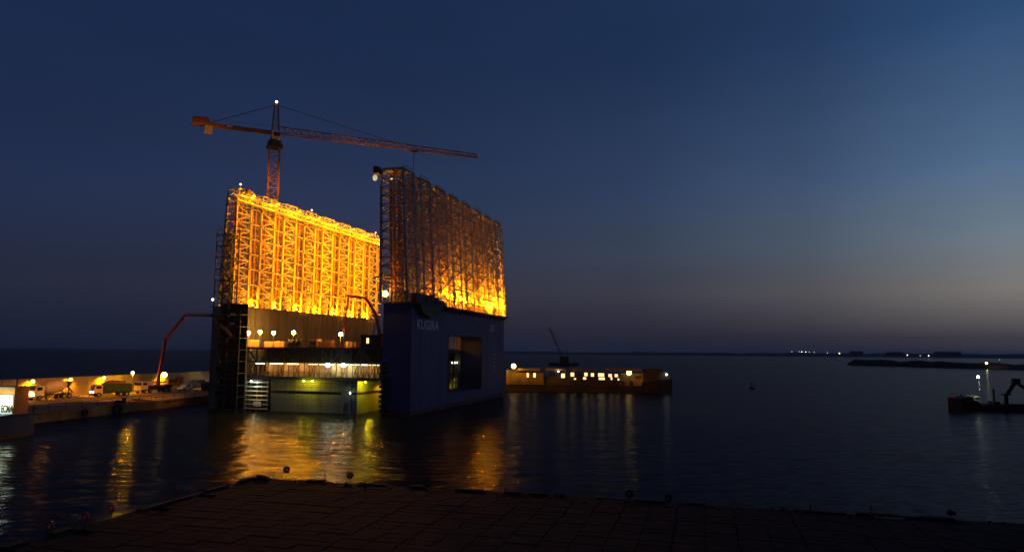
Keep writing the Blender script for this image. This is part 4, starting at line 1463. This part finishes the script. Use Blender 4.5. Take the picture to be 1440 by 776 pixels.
# ================================================================== far things
# nearer dark breakwater on the east side
mb = MB(); pts = []
for kk in range(40):
    tt = kk / 39
    p0 = Vector((381, 812, 0)); p1 = Vector((520, 350, 0))
    p = p0.lerp(p1, tt)
    hh = (6.2 if tt > .02 else 2.0) - 1.6 * tt + .5 * math.sin(kk * 1.9)
    pts.append((p.x, p.y, hh))
mb.loft(strip(pts, 18, 5))
o = mb.build('rock_breakwater', M_ROCK)
tag(o, 'dark rock breakwater low on the water behind the grab dredger', 'breakwater')
p = at(1387.5, 513, 640)
t = pole_lamp('breakwater_lamp', (p.x, p.y, 3.0), max(1.5, p.z - 3.6), emit('harbour lamp', (1, .80, .32), 9), 300, WARM, 'yellowish harbour lamp on the breakwater above the grab dredger', 0.95, pole_r=.15)
p = at(1405.5, 506, 640)
pole_lamp('breakwater_lamp', (p.x, p.y, 3.0), max(1.5, p.z - 3.3), emit('faint harbour lamp', (.8, .8, .85), .35), 0, WARM, 'faint grey lamp on the breakwater, right of the yellowish one', .5, pole_r=.15)


def far_lamp(px, py, Y, r_, m, label, grp):
    p = at(px, py, Y)
    g = 12.0 if Y > 2000 else 0
    pole_lamp('shore_lamp', (p.x, p.y, 0), max(p.z - .12, 1.0), m, 0, WARM, label, r_, grp, cat='shore lamp', pole_r=.2)


E_F1 = emit('far lamp strong', (1, .86, .66), 6)
E_F2 = emit('far lamp weak', (1, .8, .6), 1.6)
far_lamp(1113.5, 494.6, 2600, 1.3, E_F2, 'pale lamp on the far shore, leftmost of the cluster', 'lamps on the far shore')
for px, py, s_ in ((1124, 494.8, E_F2), (1127.5, 494.9, E_F1), (1133, 495.2, E_F1), (1138, 495.3, E_F2), (1145, 495.6, E_F2)):
    far_lamp(px, py, 2600, 1.35, s_, 'one of the tight cluster of warm lamps on the far shore', 'clustered lamps on the far shore')
far_lamp(1163.5, 496.4, 2600, 1.2, E_F2, 'weak lamp between the far cluster and the brightest shore lamp', 'lamps on the far shore')
far_lamp(1180.5, 497.2, 2500, 1.7, E_F1, 'brightest orange lamp on the far shore', 'lamps on the far shore')
far_lamp(1276, 499.6, 2300, 1.3, E_F1, 'lone lamp on the far shore above the breakwater tip', 'lamps on the far shore')
far_lamp(1294, 500.4, 2300, 1.1, E_F2, 'dim lamp left of the twin on the far shore', 'lamps on the far shore')
far_lamp(1306, 500.6, 2300, 1.4, E_F1, 'lamp right of the dim one on the far shore', 'lamps on the far shore')
for px0, px1, py0, Y, lab in ((1200, 1214, 493.5, 2650, 'low dark shed on the far shore beside the brightest lamp'), (1252, 1270, 494.6, 2600, 'long low dark hall on the far shore left of the lone lamp'), (1320, 1352, 494.2, 2500, 'wide dark hall on the far shore right of the lamps')):
    a = at(px0, py0, Y); b_ = at(px1, py0, Y)
    t = thing('shore_building', lab, 'building', (a.x, a.y, 14), 0, 'buildings on the far shore')
    wdt = b_.x - a.x; hh = max(a.z - 14, 4)
    MB().box((0, 0, -8), (wdt, 30, hh * .75)).build('wall', M_LAND, t)
    MB().prism([(0, hh * .75), (30, hh * .75), (15, hh)], -1, wdt + 1, axis='x').build('roof', M_LAND, t)

# floating crane behind the barge
p0 = onz(792, 514, 0)
fc = thing('crane_barge', 'faint dark floating crane with a raised boom behind the lit barge', 'crane barge', p0, 0)
MB().prism([(-14, 2.6), (14, 2.6), (12.5, -1), (-12.5, -1)], -6, 6).build('hull', M_BOAT, fc)
MB().box((-3, -2.5, 2.6), (5, 2.5, 8.0)).build('crane_house', M_BOAT, fc)
mb = MB()
tip = Vector(((772 - 792) * p0.y / 1000, 0, 13 + (494 - 461) * p0.y / 1000)); ft = Vector((0, 0, 6.5))
lattice(mb, [ft + Vector((-.9, -.9, 0)), ft + Vector((.9, -.9, 0)), ft + Vector((.9, .9, 0)), ft + Vector((-.9, .9, 0))], [tip + Vector((-.4, -.4, 0)), tip + Vector((.4, -.4, 0)), tip + Vector((.4, .4, 0)), tip + Vector((-.4, .4, 0))], 10, .3, .16, .16)
mb.build('boom', M_BOAT, fc)
mb = MB(); mb.tube((4, 0, 8), (3.4, 0, 15), .2, 6); mb.tube((3.4, 0, 15), tip, .12, 5); mb.build('stay', M_BOAT, fc)

p0 = onz(1057.5, 546, 0)
by = thing('buoy', 'small dark buoy floating alone on the open water', 'buoy', p0, 0)
MB().tube((0, 0, -.5), (0, 0, .5), 1.0, 14, .9).build('float', M_BOAT, by)
mb = MB()
for a in range(3):
    an = a * 2.09
    mb.bar((.7 * math.cos(an), .7 * math.sin(an), .5), (.15 * math.cos(an), .15 * math.sin(an), 1.7), .1)
mb.sphere((0, 0, 1.85), .28, 8); mb.build('top_mark', M_BOAT, by)
p0 = at(915, 495.5, 2300)
bc = thing('beacon_tower', 'tiny pale beacon tower on the horizon beyond the ship bow', 'beacon', (p0.x, p0.y, 0), 0)
MB().tube((0, 0, 0), (0, 0, 15), 1.8, 10, 1.2).build('tower_shaft', M_GREY, bc)
MB().tube((0, 0, 15), (0, 0, 16.4), 2.0, 10).sphere((0, 0, 16.9), 1.0, 8).build('lantern', M_WHITE, bc)

# ================================================================== life rings and stakes round the wharf edge
def ring_post(px, py, lab, red=True, h=.62, rr=.2):
    p = onz(px, py, 3.0)
    a = WH_ANG
    t = thing('life_ring_post', lab, 'life ring post', (p.x, p.y, 3.0), math.atan2(-p.x, p.y) * -1 * 0 + a + (R(20) if not red else R(0)), 'life ring posts round the wharf edge')
    MB().tube((0, 0, 0), (0, 0, h), .025, 6).tube((0, 0, 0), (0, 0, .03), .11, 8).build('post', M_DARK, t)
    MB().torus((0, -.05, h - .02), (0, 1, 0), rr, .062 if red else .095, 18, 8).build('life_ring', M_RING if red else M_BLACK, t)
    return t


for px, py, lab in ((247, 703, 'red life ring on the wharf side edge nearest the broken corner'), (157, 729, 'second red life ring from the broken wharf corner'),
                    (120, 741, 'third red life ring from the broken wharf corner'), (70, 754, 'red life ring on the wharf edge closest to the picture corner')):
    t = ring_post(px, py, lab, True)
for px, py, lab, rr in ((403, 674, 'dark life ring post just beside the broken wharf corner', .15), (492, 683, 'dark life ring post against the greenish streak on the water', .15), (600, 694, 'tallest dark life ring post, against dim orange water', .17),
                        (885, 710, 'dark life ring post below the lit ship', .16), (940, 717, 'dark life ring post in front of plain dark water, next to a stake', .15)):
    ring_post(px, py, lab, False, .78, rr + .02)


def stake(px, py, h, lab):
    p = onz(px, py, 3.0)
    t = thing('edge_stake', lab, 'stake', (p.x, p.y, 3.0), WH_ANG, 'thin stakes along the wharf edge')
    MB().tube((0, 0, 0), (0, 0, h), .034, 6).tube((0, 0, 0), (0, 0, .04), .08, 8).build('rod', M_DARK, t)
    MB().sphere((0, 0, h), .075, 8).build('cap', M_BLACK, t)


for px, py, h, lab in ((387, 673, .5, 'thin stake on the broken wharf corner, left of the first dark ring'), (421, 676, .5, 'thin stake just right of the first dark ring'),
                       (456, 679, .66, 'stake with a thick cap left of the green streak'), (512, 685, .5, 'thin stake right of the ring on the green streak'),
                       (551, 689, .6, 'thin stake midway along the orange reflection'), (580, 692, .62, 'taller stake close left of the tallest dark ring'),
                       (624, 695, .5, 'thin stake close right of the tallest dark ring'), (710, 701, .6, 'thin stake at the right end of the orange reflection'),
                       (1140, 722, .5, 'thin stake on the dark right hand wharf edge, nearer the middle'), (1225, 727, .6, 'taller thin stake on the dark right hand wharf edge')):
    stake(px, py, h, lab)
p = onz(1336, 724, 3.0)
t = thing('rubble_sack', 'dark lumpy sack left on the wharf edge at the far right', 'sack', (p.x, p.y, 3.0), WH_ANG)
MB().sphere((0, 0, .16), .22, 10, .85).sphere((.22, .02, .12), .16, 8, .8).build('sack_body', M_BLACK, t)

# ================================================================== thin evening haze round the whole harbour
mb = MB(); mb.box((-13500, -350, -8.0), (13500, 17500, 80.0))
hz = bpy.data.materials.new('haze'); hz.use_nodes = True
t = hz.node_tree
for n in list(t.nodes): t.nodes.remove(n)
o_ = t.nodes.new('ShaderNodeOutputMaterial'); v_ = t.nodes.new('ShaderNodeVolumePrincipled')
v_.inputs['Density'].default_value = .00006; v_.inputs['Color'].default_value = (.86, .88, .92, 1); v_.inputs['Anisotropy'].default_value = .3
t.links.new(v_.outputs[0], o_.inputs['Volume'])
o = mb.build('haze', hz); o['kind'] = 'stuff'; o['label'] = 'thin evening haze over the harbour'
